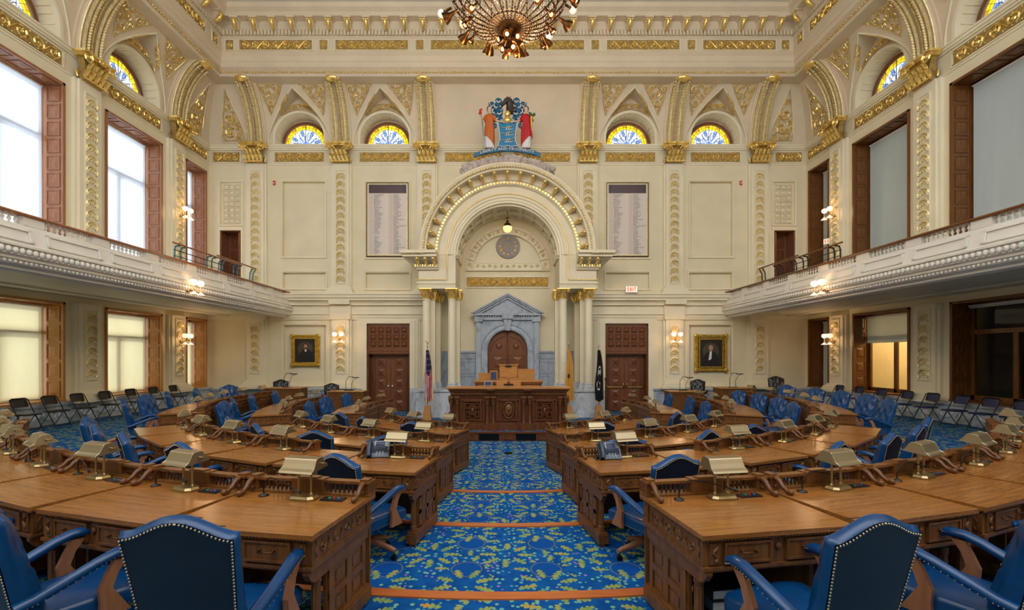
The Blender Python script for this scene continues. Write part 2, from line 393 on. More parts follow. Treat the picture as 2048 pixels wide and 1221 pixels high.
# ------------------------------------------------------------------ floor: carpeted tiers stepping down to the well
TIERS = [(9.04, .45), (7.20, .30), (5.40, .15)]
def tier_z(x, y):
    r = hypot(x, YC-y) if y < YC else abs(x)
    for R, z in TIERS:
        if r > R: return z
    return 0.0
def arc_pts(R, n=72):
    p = [(R, D+1)]
    p += [(R*cos(a), YC-R*sin(a)) for a in [pi*i/n for i in range(n+1)]]
    p += [(-R, D+1)]; return p
m = MB().use('carpet')
outer = arc_pts(16.5)
rings = [outer]+[arc_pts(R) for R, z in TIERS]
for k, (R, z) in enumerate(TIERS):
    m.grid([[(x, y, z) for x, y in rings[k]], [(x, y, z) for x, y in rings[k+1]]])
    zl = TIERS[k+1][1] if k < 2 else 0
    m.grid([[(x, y, z) for x, y in rings[k+1]], [(x, y, zl) for x, y in rings[k+1]]])
p = rings[3]; c = m.P([(0, YC, 0)]+[(x, y, 0) for x, y in p])
for i in range(len(p)-1): m.F((c, c+1+i, c+2+i))
m.F((c, c+len(p), c+1))
floor = obj('floor', m, fix=False, **STRUCT)
for k, (R, z) in enumerate(TIERS):
    m = MB().use('nosing_wood')
    path = []
    for i in range(97):
        a = pi*i/96; path.append(((0, YC, z), (cos(a), -sin(a), 0), (0, 0, 1)))
    m.sweep([(R-.035, -.035), (R-.035, .004), (R-.02, .012), (R+.085, .012), (R+.085, -.03)], path)
    obj('trim_%d' % (k+1), m, **STRUCT)
# ------------------------------------------------------------------ profile of the cove above z = SILL (w forward, z)
def cov(z):
    t = max(0, min(1, (z-SILL)/2.40)); a = math.asin(t*.985); return 1.32*(1-cos(a))/(1-cos(math.asin(.985)))
def wp(z): s = max(0, min(1, (z-SILL)/2.02)); return 1.30*(1-s*s)
ZS = [SILL+2.02*(i/20) for i in range(21)]+[SILL+2.14, SILL+2.25]
HB = 1.755
def bay_mesh():
    m = MB().use('cove_cream'); m.smooth = True
    for sg in (-1, 1):
        rows = []
        for z in ZS:
            w0 = wp(z); rows.append([(sg*(HB+(w0-HB)*j/6), -cov(z), z) for j in range(7)])
        m.grid(rows)
        m.grid([[(sg*wp(z), -cov(z), z), (sg*wp(z), 0.0, z)] for z in ZS if z <= SILL+2.03])
        # rounded white edge of the groin
        m.use('cream_light'); m.tube([(sg*wp(z), -cov(z)-.005, z) for z in ZS if z < SILL+2.03], .03, 5, caps=False); m.use('cove_cream')
    # tympanum with the arched niche opening
    m.smooth = False; n = 24; r = 1.0; zs = 11.30
    inn = [(-r, SILL)]+[(-r*cos(pi*i/n), zs+r*sin(pi*i/n)) for i in range(n+1)]+[(r, SILL)]
    out = []
    for i in range(n+3):
        t = i/(n+2); s = 1-abs(2*t-1); z = SILL+2.02*min(1, s**.8); out.append(((-1 if t < .5 else 1)*(wp(z)+.02 if s < .99 else 0), z+(.06 if s > .99 else 0)))
    m.grid([[(x, 0, z) for x, z in inn], [(x, 0, z) for x, z in out]])
    m.use('cream_light'); m.grid([[(x, -.03, z) for x, z in inn], [(x, .62, z) for x, z in inn]])
    m.grid([[(x*1.0, -.03, z) for x, z in inn], [(x*1.09, -.03, SILL+(z-SILL)*1.055) for x, z in inn], [(x*1.10, 0, SILL+(z-SILL)*1.06) for x, z in inn]])
    m.poly([(-r, -.03, SILL+.09), (r, -.03, SILL+.09), (r, .62, SILL+.16), (-r, .62, SILL+.16)])
    m.poly([(-r, -.03, SILL), (r, -.03, SILL), (r, -.03, SILL+.09), (-r, -.03, SILL+.09)])
    m.use('cream_light'); m.grid([[(-.84, .60, SILL)]+[(-.84*cos(pi*i/n), .60, 11.24+.84*sin(pi*i/n)) for i in range(n+1)]+[(.84, .60, SILL)], [(-1.08, .60, SILL)]+[(-1.08*cos(pi*i/n), .60, 11.32+1.08*sin(pi*i/n)) for i in range(n+1)]+[(1.08, .60, SILL)]])
    m.poly([(-1.0, .60, SILL), (1.0, .60, SILL), (1.0, .60, 11.22), (-1.0, .60, 11.22)])
    # coffer ribs of the niche soffit
    for i in range(7):
        a = pi*(i+.5)/7
        for da in (-.13, .13):
            a1, a2 = a+da-.02, a+da+.02
            m.hexa([(-(r-.0)*cos(a1), .12, zs+r*sin(a1)), (-(r)*cos(a2), .12, zs+r*sin(a2)), (-r*cos(a2), .50, zs+r*sin(a2)), (-r*cos(a1), .50, zs+r*sin(a1)),
                    (-(r-.025)*cos(a1), .12, zs+(r-.025)*sin(a1)), (-(r-.025)*cos(a2), .12, zs+(r-.025)*sin(a2)), (-(r-.025)*cos(a2), .50, zs+(r-.025)*sin(a2)), (-(r-.025)*cos(a1), .50, zs+(r-.025)*sin(a1))])
    return m
def cove_M(off=.02, sg=1):
    return lambda x, y, o: (sg*x, -cov(y)-off-o, y)
def bay_gold():
    m = MB().use('gold')
    tri = [(1.33, 13.02), (.30, 13.02), (.52, 12.80), (.74, 12.55), (.93, 12.32), (1.06, 12.08), (1.20, 12.5)]
    for sg in (-1, 1): scroll_fill(m, cove_M(.03, sg), tri, .035, .135, 5)
    # crest band over the niche and the small triangles on the groin soffit
    cr = []
    for i in range(9): a = radians(48+84*i/8); cr.append((1.10*cos(a), 11.30+1.10*sin(a)+.04))
    for i in range(9): a = radians(122-64*i/8); cr.append((1.28*cos(a), 11.30+1.33*sin(a)+.03))
    scroll_fill(m, lambda x, y, o: (x, -.05-o, y), cr, .03, .12, 2)
    for sg in (-1, 1):
        scroll_fill(m, lambda x, y, o, sg=sg: (sg*(wp(y)-.03), -x, y), [(.12, 12.2), (.42, 12.42), (.62, 12.75), (.40, 12.68)], .03, .12, 3)
    return m
def rib_mesh():
    m = MB(); Z = [SILL+.02+2.28*(i/24) for i in range(25)]
    def fr(z):
        e = .02; a = Vector((0, -(cov(z+e)-cov(z-e)), 2*e)).normalized(); nrm = Vector((0, -a.z, a.y)); return Vector((0, -cov(z), z)), nrm
    m.use('cove_cream')
    for (a, b_, h) in ((-.40, .40, .05), (-.33, .33, .11)):
        rows = []
        for z in Z:
            p, n = fr(z); rows.append([tuple(p+Vector((x, 0, 0))+n*hh) for x, hh in ((a, -.02), (a, h), (b_, h), (b_, -.02))])
        m.grid(rows); m.poly(rows[0])
    m.use('pale_gilt')
    for sg in (-1, 1):
        pts = [tuple(fr(z)[0]+fr(z)[1]*.13+Vector((sg*.19, 0, 0))) for z in Z]; m.tube(pts, .07, 6, flat=.6)
        for i in range(26):
            z = SILL+.05+2.2*i/25; p, n = fr(z); t = Vector((0, n.z*-1, n.y)) if False else Vector((0, -n.z, n.y))
            for q in (-1, 1):
                c_ = p+n*.18+Vector((sg*.19+q*.06, 0, 0)); up = Vector((0, n.z, -n.y))
                m.tube([tuple(c_-up*.0), tuple(c_+n*.025+up*.05+Vector((q*.02, 0, 0))), tuple(c_+up*.10+Vector((-q*.01, 0, 0)))], [.042, .046, .012], 4, caps=False)
        pts = [tuple(fr(z)[0]+fr(z)[1]*.12+Vector((sg*.31, 0, 0))) for z in Z]; m.tube(pts, .022, 4)
    m.use('gold')
    for i in range(40):
        z = SILL+.05+2.24*i/39; p, n = fr(z); c_ = p+n*.17; m.ball(tuple(c_), .032, 5, 3)
    p, n = fr(Z[-1]); m.ball(tuple(p+n*.12+Vector((0, 0, -.06))), .2, 8, 5, (1.5, .8, .7))
    return m
def capital_mesh():                        # gilded Corinthian pilaster capital: bell, two leaf tiers, volutes, abacus; x centred, wall at y=0, z 0..0.76
    m = MB().use('gold_ground_shade')
    m.ext([(-.29, 0), (.29, 0), (.29, .35), (.36, .66), (-.36, .66), (-.29, .35)], -.18, .0); m.use('gold')
    m.box(-.50, .50, -.36, .02, .69, .76); m.ext([(-.42, .62), (.42, .62), (.47, .69), (-.47, .69)], -.32, 0)
    m.tube([(-.38, -.23, .02), (.38, -.23, .02)], .03, 5)
    def leaf(x, y, z, w_, h, out):
        rows = []
        for i in range(6):
            t = i/5; zz = z+h*(t if t < .8 else .8-(t-.8)*.6); o = out*(t**1.6)+(.04 if t > .85 else 0); wd = w_*(.55+.6*sin(pi*min(1, t*.9)))*(1-.5*(t > .9))
            rows.append([(x-wd/2, y-o, zz), (x-wd/4, y-o-.02, zz-.012*(i % 2)), (x, y-o-.03, zz+.01), (x+wd/4, y-o-.02, zz-.012*(i % 2)), (x+wd/2, y-o, zz)])
        m.smooth = True; m.grid(rows); m.smooth = False
    for i in range(5): leaf(-.32+.16*i, -.19, .02, .135, .30, .17)
    for i in range(4): leaf(-.24+.16*i, -.19, .20, .125, .38, .21)
    for sg in (-1, 1):
        M = lambda x, y, o, sg=sg: (sg*.40+x, -.36-o, .56+y)
        spiral(m, M, 0, 0, .155, 1.6, sg, pi/2, .2, 14); m.ball((sg*.40, -.34, .58), .05, 6, 4)
        m.tube([(sg*.08, -.26, .34), (sg*.16, -.3, .52), (sg*.30, -.33, .66)], [.02, .03, .03], 5)
        for k in range(4): leaf(sg*.36, -.02-.0*k, .05+.0*k, .1, .25, .0)
    M = lambda x, y, o: (x, -.36-o, .66+y); spiral(m, M, 0, 0, .075, 1, 1, 0, .3, 10)
    return m
def band_mesh(z0, z1, wd=.34):             # column of overlapping carved roundels in a sunk strip
    m = MB().use('cream'); m.box(-wd/2, wd/2, -.005, .0, z0, z1)
    m.use('cream_light'); frame_rect(m, -wd/2-.035, wd/2+.035, z0-.035, z1+.035, .035, -.03, .0)
    m.use('pale_gilt'); st = .30; n = int((z1-z0-.1)/st); st = (z1-z0-.08)/n; r = wd/2*1.0
    for i in range(n):
        cz = z0+.04+st*i+r*.55
        m.tube([(r*cos(a), -.03, cz+r*.9*sin(a)) for a in [radians(-35+250*k/9) for k in range(10)]], .030, 4, caps=False)
        m.tube([(r*.62*cos(a), -.025, cz+r*.6*sin(a)) for a in [radians(-20+220*k/6) for k in range(7)]], .016, 4, caps=False)
        m.ball((0, -.02, cz), .038, 6, 3, (1, .8, 1))
        for k in range(5):
            a = radians(10+40*k); m.ball((r*.42*cos(a), -.02, cz+r*.42*sin(a)), .036, 4, 2, (1, .7, 1))
    return m
def pilaster(z0, z1, b0, b1, cap, name='pilaster'):
    """shaft with flared moulded base; band is the carved strip"""
    m = MB().use('cream_light')
    m.box(-.34, .34, -.16, .02, z0, z1); m.box(-.42, .42, -.10, .02, z0, z1)
    zb = z0
    for (h, ex) in ((.10, .24), (.03, .20), (.09, .16), (.03, .11), (.06, .06)):
        m.ext([(-.34-ex, zb), (.34+ex, zb), (.34+ex*.8, zb+h), (-.34-ex*.8, zb+h)], -.16-ex, .02); zb += h
    t = thing('pilaster', None, None)
    obj('shaft', m, t)
    obj('carved_band', band_mesh(b0, b1), t, (0, -.165, 0))
    if cap:
        obj('capital', CAPM, t, (0, -.10, z1)); obj('arch_rib', RIBM, t)
    return t
mb = capital_mesh(); CAPM = mb.mesh('capital')
RIBM = rib_mesh().mesh('arch_rib')
BAYM = bay_mesh().mesh('cove_bay'); BAYG = bay_gold().mesh('gilded_scrollwork')
# ------------------------------------------------------------------ stained fan window
def lunette(no, parent_mat):
    t = thing('window_%d' % no, None, None, kind='structure')
    r = .86; zs = 11.24; n = 20; y = .56
    m = MB().use('door_wood')
    path = [((-0, y, zs), (-cos(pi*i/n), 0, sin(pi*i/n)), (0, 1, 0)) for i in range(n+1)]
    m.sweep([(r, -.05), (r+.11, -.05), (r+.13, 0), (r+.13, .06), (r, .06)], path)
    m.box(-r-.12, r+.12, y-.06, y+.06, zs-.11, zs)
    obj('frame', m, t)
    m = MB(); N = 16
    def P(rad, a): return (-rad*cos(a), y+.02, zs+rad*sin(a))
    for ring, (r0, r1, cols) in enumerate(((.76, .86, ['glass_yellow', 'glass_amber', 'glass_yellow']), (.66, .76, ['glass_yellow']), (.40, .66, ['glass_clear', 'glass_clear', 'glass_blue', 'glass_clear']), (.16, .40, ['glass_clear', 'glass_blue', 'glass_clear']), (0.0, .16, ['glass_blue']))):
        for k in range(N):
            a0, a1 = pi*k/N, pi*(k+1)/N; m.use(cols[k % len(cols)])
            am = (a0+a1)/2; bul = .05 if ring in (2, 3) and k % 2 else 0
            m.poly([P(r0, a0), P(r1, a0), P(r1+bul*.0, am), P(r1, a1), P(r0, a1), P(max(0, r0+bul), am)] if r0 > 0 else [P(0, 0), P(r1, a0), P(r1, a1)])
    m.use('glass_yellow'); 
    g = obj('stained_glass', m, t, fix=False)
    m = MB().use('leading')
    for rr in (.76, .66, .40, .16): m.tube([P(rr, pi*i/16) for i in range(17)], .007, 3, caps=False)
    for k in range(1, N, 1):
        a = pi*k/N; r0 = .16 if k % 2 else .66; m.tube([P(r0, a), P(.86, a)], .006, 3)
    for k in range(4):
        a = pi*(k+.5)/4
        for q in (-1, 1):
            m.tube([P(.2+.4*s_, a+q*.30*sin(pi*s_)) for s_ in [i/6 for i in range(7)]], .008, 3)
            m.tube([P(.50+.10*cos(b), a+q*.12+.12*sin(b)) for b in [i*.9 for i in range(7)]], .007, 3)
    m.tube([(-.01, y, zs), (-.01, y, zs+.86)], .012, 4); m.tube([(-.43, y, zs), (-.43, y, zs+.74)], .008, 4); m.tube([(.43, y, zs), (.43, y, zs+.74)], .008, 4)
    obj('leading', m, g, fix=False)
    return t
# ------------------------------------------------------------------ tall windows: panelled wooden reveals, sash, roller shade
def tall_window(no, half, z0, z1, shade_mat, drop=1.0, sash='shutter_wood', depth=.52, wmat='shutter_wood', glass=True, roll='white'):
    t = thing('window_%d' % no, None, None, kind='structure')
    m = MB().use(wmat)
    a = half
    for sg in (-1, 1):
        m.box(sg*a-.035, sg*a+.035, -.04, .02, z0, z1+.035); m.box(min(sg*a, sg*(a+.03)), max(sg*a, sg*(a+.03)), 0, depth+.1, z0, z1)
    m.box(-a-.035, a+.035, -.04, .02, z1-.03, z1+.04); m.box(-a, a, 0, depth+.1, z1, z1+.03)
    m.box(-a-.05, a+.05, -.05, depth+.12, z0-.05, z0)
    obj('reveal', m, t)
    # raised panels of the reveals
    n = max(4, int(round((z1-z0)/.50))); st = (z1-z0-.06)/n
    pm = MB().use(wmat); pm.box(-.17, .17, -.004, .002, -st*.40, st*.40); frame_rect(pm, -.185, .185, -st*.42, st*.42, .03, -.022, .0)
    pm.pyr(-.13, .13, -.022, -.004, -st*.33, st*.33, .02)
    me = pm.mesh('panel')
    for sg in (-1, 1):
        for i in range(n):
            o = obj('panel', me, t, (sg*(a-.0), depth/2, z0+.03+st*(i+.5))); o.rotation_euler = (0, 0, -sg*pi/2)
    k = max(2, int(round(2*a/.55)))
    for i in range(k):
        o = obj('panel', me, t, (-a+2*a*(i+.5)/k, depth/2, z1)); o.rotation_euler = (pi/2, 0, pi/2) ; o.scale = (1, 1, min(1, 2*a/k/(st*.95)))
    # sash
    m = MB().use(sash); y0, y1 = depth+.10, depth+.17; zt = z0+(z1-z0)*.70
    m.box(-a, -a+.09, y0, y1, z0, z1); m.box(a-.09, a, y0, y1, z0, z1); m.box(-a, a, y0, y1, z0, z0+.12); m.box(-a, a, y0, y1, z1-.12, z1)
    m.box(-a, a, y0-.03, y1, zt-.06, zt+.06)
    if a > .7: m.box(-.06, .06, y0, y1, z0, zt)
    obj('sash', m, t)
    if glass:
        for (u0, u1, q0, q1) in ([(-a+.09, -.06, z0+.12, zt-.06), (.06, a-.09, z0+.12, zt-.06)] if a > .7 else [(-a+.09, a-.09, z0+.12, zt-.06)])+[(-a+.09, a-.09, zt+.06, z1-.12)]:
            m = MB().use('pane_glass'); m.poly([(u0, y0+.03, q0), (u1, y0+.03, q0), (u1, y0+.03, q1), (u0, y0+.03, q1)]); obj('pane', m, t, fix=False)
    if shade_mat:
        m = MB().use(shade_mat); zb = z1-.06-(z1-z0-.08)*drop; n = 14; rows = []
        for i in range(2):
            zz = (z1-.08, zb)[i]; rows.append([(-a+.07+(2*a-.14)*j/n, depth+.0+.02*sin(j*.8)*i, zz) for j in range(n+1)])
        m.smooth = True; m.grid(rows); obj('roller_shade', m, t, fix=False)
        m = MB().use('white'); m.tube([(-a+.05, depth, z1-.08), (a-.05, depth, z1-.08)], .028, 8); m.tube([(-a+.07, depth, zb), (a-.07, depth, zb)], .014, 5)
        obj('shade_roller', m, t)
    return t
# ------------------------------------------------------------------ back wall
m = MB().use('cream')
holes = [(-1.98, 1.98, 4.6, 8.2, 0), (-3.35, 3.35, -.3, 4.84, 0)]
for sg in (-1, 1):
    def H(a, b_, z0, z1, d): holes.append((min(sg*a, sg*b_), max(sg*a, sg*b_), z0, z1, d))
    H(7.46, 9.2, 1.12, 3.58, .12); H(7.50, 9.24, 6.40, 9.48, .13); H(7.46, 9.22, 5.10, 5.74, .12)
    H(4.06, 5.80, 6.36, 9.42, .08); H(4.04, 5.82, 5.08, 5.74, .12); H(4.0, 5.76, -.3, 3.64, 0)
    H(10.95, 11.80, 4.9, 7.50, 0); H(10.92, 11.80, 7.72, 9.46, .05)
holed(m, -XW, XW, -.3, SILL, 0, holes)
for h in holes:
    if h[4] > 0:
        m.use('cream_light'); frame_rect(m, h[0]-.07, h[1]+.07, h[2]-.07, h[3]+.07, .035, -.055, .0); frame_rect(m, h[0]-.035, h[1]+.035, h[2]-.035, h[3]+.035, .035, -.03, .0); m.use('cream')
m.use('cream_light')
# string course / entablature at mid height, broken by the portal
for sg in (-1, 1):
    for (z0, z1, pr) in ((3.80, 3.88, .07), (3.88, 4.0, .10), (4.0, 4.05, .16), (4.05, 4.38, .08), (4.38, 4.48, .20), (4.48, 4.56, .24), (4.56, 4.66, .36), (4.66, 4.78, .42), (4.78, 4.84, .46)):
        x0, x1 = sorted((sg*3.42, sg*XW)); m.box(x0, x1, -pr, .0, z0, z1)
    for xc in (6.80, 10.28):
        for (z0, z1, pr) in ((3.80, 4.05, .24), (4.05, 4.40, .20), (4.40, 4.56, .38)): m.box(sg*xc-.42, sg*xc+.42, -pr, 0, z0, z1)
    # door surround: stepped architrave, frieze and hood
    for (e, pr) in ((.42, .04), (.34, .08), (.22, .11), (.1, .07)):
        x0, x1 = 4.0-e, 5.76+e
        m.box(*sorted((sg*x0, sg*4.0)), -pr, 0, .0, 3.64); m.box(*sorted((sg*x1, sg*5.76)), -pr, 0, 0, 3.64); m.box(*sorted((sg*x0, sg*x1)), -pr, 0, 3.64, 3.64+e*.5)
    # corner screen: coffered square lattice over the gallery door
    for i in range(3):
        for j in range(7):
            cx = sg*(11.12+.24*i); cz = 7.86+.235*j; frame_rect(m, cx-.105, cx+.105, cz-.10, cz+.10, .02, -.0, .05); m.pyr(cx-.075, cx+.075, .0, .05, cz-.075, cz+.075, .05)
    m.box(*sorted((sg*10.85, sg*11.88)), -.06, 0, 7.50, 7.60)
    frame_rect(m, min(sg*10.87, sg*11.88), max(sg*10.87, sg*11.88), 4.7, 7.54, .07, -.04, 0)
    # ledge line under the capitals' frieze
for (z0, z1, pr) in ((10.76, 10.82, .05), (10.82, 10.90, .09), (10.90, 10.95, .12)): m.box(-XW, XW, -pr, 0, z0, z1)
m.box(-XW, XW, -.03, 0, 10.16, 10.20)
# marble dado each side of the doors
for sg in (-1, 1):
    for (a, b_) in ((3.42, 3.95), (5.95, XW)):
        x0, x1 = sorted((sg*a, sg*b_)); m.use('marble'); m.box(x0, x1, -.10, 0, -.2, .92); m.box(x0, x1, -.16, 0, .90, .98); m.box(x0, x1, -.15, 0, -.2, .55 if False else .22)
        k = int((b_-a)/1.1)
        for i in range(k): xa = x0+(x1-x0)*(i+.12)/k; xb = x0+(x1-x0)*(i+.88)/k; frame_rect(m, xa, xb, .28, .84, .05, -.13, -.10)
WB = obj('wall_back', m, None, (0, D, 0), **STRUCT)
# cove over the centre and the corners
m = MB().use('cove_cream'); m.smooth = True
m.grid([[(-3.29+6.58*j/6, -cov(z)*.999, z) for j in range(7)] for z in ZS])
obj('cove', m, WB)
def corner(parent, width, sg, loc, rot):
    m = MB().use('cove_cream'); m.smooth = True
    m.grid([[(sg*(width-cov(z))*j/8, -cov(z), z) for j in range(9)] for z in ZS]); m.smooth = False
    poly = [(.50, 11.15), (1.38, 11.15), (1.42, 11.45), (1.34, 11.9), (1.16, 12.4), (.92, 12.85), (.84, 12.4), (.70, 11.95), (.55, 11.5)]
    m.use('cream_light')
    cx, cz = .96, 11.8
    m.tube([cove_M(.01, sg)(cx+(x-cx)*1.14, cz+(z-cz)*1.1, 0) for x, z in poly], .022, 4, closed=True)
    o = obj('cove', m, parent, loc, rot)
    g = MB().use('gold'); scroll_fill(g, cove_M(.03, sg), poly, .045, .25, 11 if sg > 0 else 12); obj('gilded_scrollwork', g, o)
for sg in (-1, 1): corner(WB, XW-10.28, sg, (sg*10.28, 0, 0), 0)
for xc in (5.045, 8.54):
    for sg in (-1, 1):
        o = obj('cove_bay', BAYM, WB, (sg*xc, 0, 0)); obj('gilded_scrollwork', BAYG, o)
PU = pilaster(4.84, 10.17, 5.28, 9.86, True); PL = pilaster(.98, 3.80, 1.62, 3.62, False)
PUt = snapshot(PU); PLt = snapshot(PL)
for xc in PIL_B:
    for sg in (-1, 1):
        c_ = place(PUt, (sg*xc, 0, 0), 0); c_.parent = WB
for xc in PIL_B[1:]:
    for sg in (-1, 1):
        c_ = place(PLt, (sg*xc, 0, 0), 0); c_.parent = WB
# gilded frieze between the capitals
def frieze(parent, x0, x1, loc=(0, 0, 0), rot=0):
    g = MB().use('cream_light'); frame_rect(g, x0, x1, 10.24, 10.72, .035, -.03, 0)
    g.use('gold'); scroll_band(g, lambda x, y, o: (x, -.035-o, y), x0+.08, x1-.08, 10.30, 10.66); obj('gilded_frieze', g, parent, loc, rot)
for sg in (-1, 1):
    for a, b_ in ((3.95, 6.14), (7.46, 9.62), (10.94, 12.15)): frieze(WB, *sorted((sg*a, sg*b_)))
    frieze(WB, *sorted((sg*.2, sg*2.64)))
WINNO = [0]
def wn(): WINNO[0] += 1; return WINNO[0]
LUN = lunette(wn(), 'door_wood'); LUt = snapshot(LUN)
LUN.location = (-8.54, D, 0)
for xc in (-5.045, 5.045, 8.54): c_ = place(LUt, (xc, D, 0), 0); c_.name = 'window_%d' % wn()
# ------------------------------------------------------------------ side walls (local x along the wall, room towards -y)
def side_wall(name, sg):
    # sg=-1 window (sunlit) side at x=-XW; rotation maps local x to +-world y
    rot = pi/2 if sg < 0 else -pi/2
    U = (lambda u: u) if sg < 0 else (lambda u: -u)
    m = MB().use('cream'); hs = []
    L0, L1 = sorted((U(-2.5), U(D)))
    wins = [(u, 1.10) for u in BAYS]+[(17.73, .56)]
    for u, a in wins:
        u0, u1 = U(u)-a, U(u)+a; hs += [(u0, u1, 4.6, 9.83, 0), (u0, u1, 1.06, 3.78, 0)]
    holed(m, L0, L1, -.3, SILL, 0, hs)
    m.use('cream_light')
    for (z0, z1, pr) in ((10.76, 10.82, .05), (10.82, 10.90, .09), (10.90, 10.95, .12)): m.box(L0, L1, -pr, 0, z0, z1)
    m.box(L0, L1, -.03, 0, 10.16, 10.20)
    m.use('white_marble'); m.box(L0, L1, -.10, 0, -.2, .98); m.box(L0, L1, -.62*0-.16, 0, .96, 1.05)
    # guilloche relief of the dado
    m.use('white_marble')
    for i in range(40):
        cx = L0+(L1-L0)*(i+.5)/40
        m.tube([(cx+.17*cos(a), -.115, .72+.12*sin(a)) for a in [2*pi*k/10 for k in range(10)]], .022, 4, closed=True)
        m.ball((cx+(L1-L0)/80, -.11, .72), .06, 6, 4, (1, .5, 1.6))
    W_ = obj(name, m, None, (sg*XW, 0, 0), rot, **STRUCT)
    for u in BAYS:
        o = obj('cove_bay', BAYM, W_, (U(u), 0, 0)); obj('gilded_scrollwork', BAYG, o)
    corner(W_, D-16.60, 1 if sg < 0 else -1, (U(16.60), 0, 0), 0)
    for u in PIL_S:
        c_ = place(PUt, (U(u), 0, 0), 0); c_.parent = W_; c_ = place(PLt, (U(u), 0, 0), 0); c_.parent = W_
    for u in BAYS: frieze(W_, U(u)-1.12, U(u)+1.12)
    frieze(W_, *sorted((U(17.22), U(18.4))))
    return W_, U, rot
WL, UL, RL = side_wall('wall_left', -1)
WR, UR, RR = side_wall('wall_right', 1)
def at_wall(o, sg, u): o.location = (sg*XW, u, 0); o.rotation_euler = (0, 0, pi/2 if sg < 0 else -pi/2)
for sg in (-1, 1):
    for u in BAYS: c_ = place(LUt, (sg*XW, u, 0), pi/2 if sg < 0 else -pi/2); c_.name = 'window_%d' % wn()
w_ = tall_window(wn(), 1.10, 5.0, 9.80, 'shade_white', 1.0); wt = snapshot(w_); at_wall(w_, -1, BAYS[0])
for u in BAYS[1:]: c_ = paste(wt); at_wall(c_, -1, u); c_.name = 'window_%d' % wn()
w_ = tall_window(wn(), .56, 5.0, 9.80, 'shade_white', 1.0); at_wall(w_, -1, 17.73)
w_ = tall_window(wn(), 1.10, 1.10, 3.75, 'shade_olive', 1.0, wmat='honey_wood'); wt = snapshot(w_); at_wall(w_, -1, BAYS[0])
for u in BAYS[1:]: c_ = paste(wt); at_wall(c_, -1, u); c_.name = 'window_%d' % wn()
w_ = tall_window(wn(), .56, 1.10, 3.75, 'shade_olive', 1.0, wmat='honey_wood'); at_wall(w_, -1, 17.73)
w_ = tall_window(wn(), 1.10, 5.0, 9.80, 'shade_grey', 1.0, wmat='oak', glass=False, sash='oak'); wt = snapshot(w_); at_wall(w_, 1, BAYS[0])
for u in BAYS[1:]: c_ = paste(wt); at_wall(c_, 1, u); c_.name = 'window_%d' % wn()
w_ = tall_window(wn(), .56, 5.0, 9.80, 'shade_grey', 1.0, wmat='oak', glass=False, sash='oak'); at_wall(w_, 1, 17.73)
w_ = tall_window(wn(), 1.10, 1.10, 3.75, 'shade_grey', .36, wmat='oak', sash='oak', depth=.42); at_wall(w_, 1, BAYS[0])
w_ = tall_window(wn(), 1.10, 1.10, 3.75, 'shade_grey', .03, wmat='oak', sash='oak', depth=.42); wt = snapshot(w_); at_wall(w_, 1, BAYS[1])
for u in BAYS[2:]: c_ = paste(wt); at_wall(c_, 1, u); c_.name = 'window_%d' % wn()
w_ = tall_window(wn(), .56, 1.10, 3.75, 'shade_grey', 1.0, wmat='oak', sash='oak'); at_wall(w_, 1, 17.73)
# the warm room beyond the inner windows, then black sky-blocking boxes
m = MB().use('cream')
for q in ([(4.2, 12.9, .3), (4.2, 16.6, .3), (4.2, 16.6, 4.2), (4.2, 12.9, 4.2)], [(.75, 12.9, .3), (4.2, 12.9, .3), (4.2, 12.9, 4.2), (.75, 12.9, 4.2)], [(.75, 16.6, .3), (4.2, 16.6, .3), (4.2, 16.6, 4.2), (.75, 16.6, 4.2)], [(.75, 12.9, 4.2), (4.2, 12.9, 4.2), (4.2, 16.6, 4.2), (.75, 16.6, 4.2)], [(.75, 12.9, .3), (4.2, 12.9, .3), (4.2, 16.6, .3), (.75, 16.6, .3)]): m.poly([(XW+a, b_, c_) for a, b_, c_ in q])
obj('wall_beyond_warm', m, **STRUCT)
m = MB().use('dark_void'); m.box(XW+.75, XW+4.2, -2.5, 12.8, .3, 4.4); m.box(XW+.8, XW+.9, 16.7, 18.6, .3, 4.4); m.box(XW+.9, XW+1.0, -3, 19, 4.5, 10.6); obj('sky_blocker_beyond', m, **STRUCT)  # added black boxes block the sky and stand in for unlit rooms
# ------------------------------------------------------------------ cornice and ceiling
CP = [(.75, 13.02), (1.22, 13.05), (1.28, 13.12), (1.28, 13.20), (1.22, 13.25), (1.34, 13.34), (1.34, 13.52), (1.37, 13.54), (1.37, 13.74), (1.46, 13.84), (1.40, 13.88),
      (1.40, 14.36), (1.46, 14.42), (1.46, 14.62), (1.50, 14.66), (1.50, 14.96), (1.76, 14.98), (1.80, 15.10), (1.92, 15.20), (1.97, 15.34)]
def cp_at(w, z): return [(-(XW-w), -2.5, z), (-(XW-w), D-w, z), ((XW-w), D-w, z), ((XW-w), -2.5, z)]
m = MB().use('cove_cream'); m.grid([cp_at(w, z) for w, z in CP])
CO = obj('trim_4', m, **STRUCT)
m = MB().use('gold'); q = cp_at(1.30, 13.16)
for (a, b_) in ((q[0], q[1]), (q[1], q[2]), (q[2], q[3])):
    a = Vector(a); b_ = Vector(b_); n = int((b_-a).length/.11)
    for i in range(n): m.ball(tuple(a+(b_-a)*(i/n)), .045, 4, 3)
obj('bead_rope', m, CO, kind='stuff')
m = MB().use('cove_cream'); q = cp_at(1.50, 14.52)
for k, (a, b_) in enumerate(((q[0], q[1]), (q[1], q[2]), (q[2], q[3]))):
    a = Vector(a); b_ = Vector(b_); n = int((b_-a).length/.13)
    for i in range(n):
        c_ = a+(b_-a)*((i+.5)/n); m.box(c_.x-.04, c_.x+.04, c_.y-.04, c_.y+.04, 14.43, 14.62)
obj('dentils', m, CO, kind='stuff')
m = MB().use('cove_cream')                 # modillion: projecting towards -y from y=0, top z=0
m.box(-.15, .15, -.30, 0, -.07, 0)
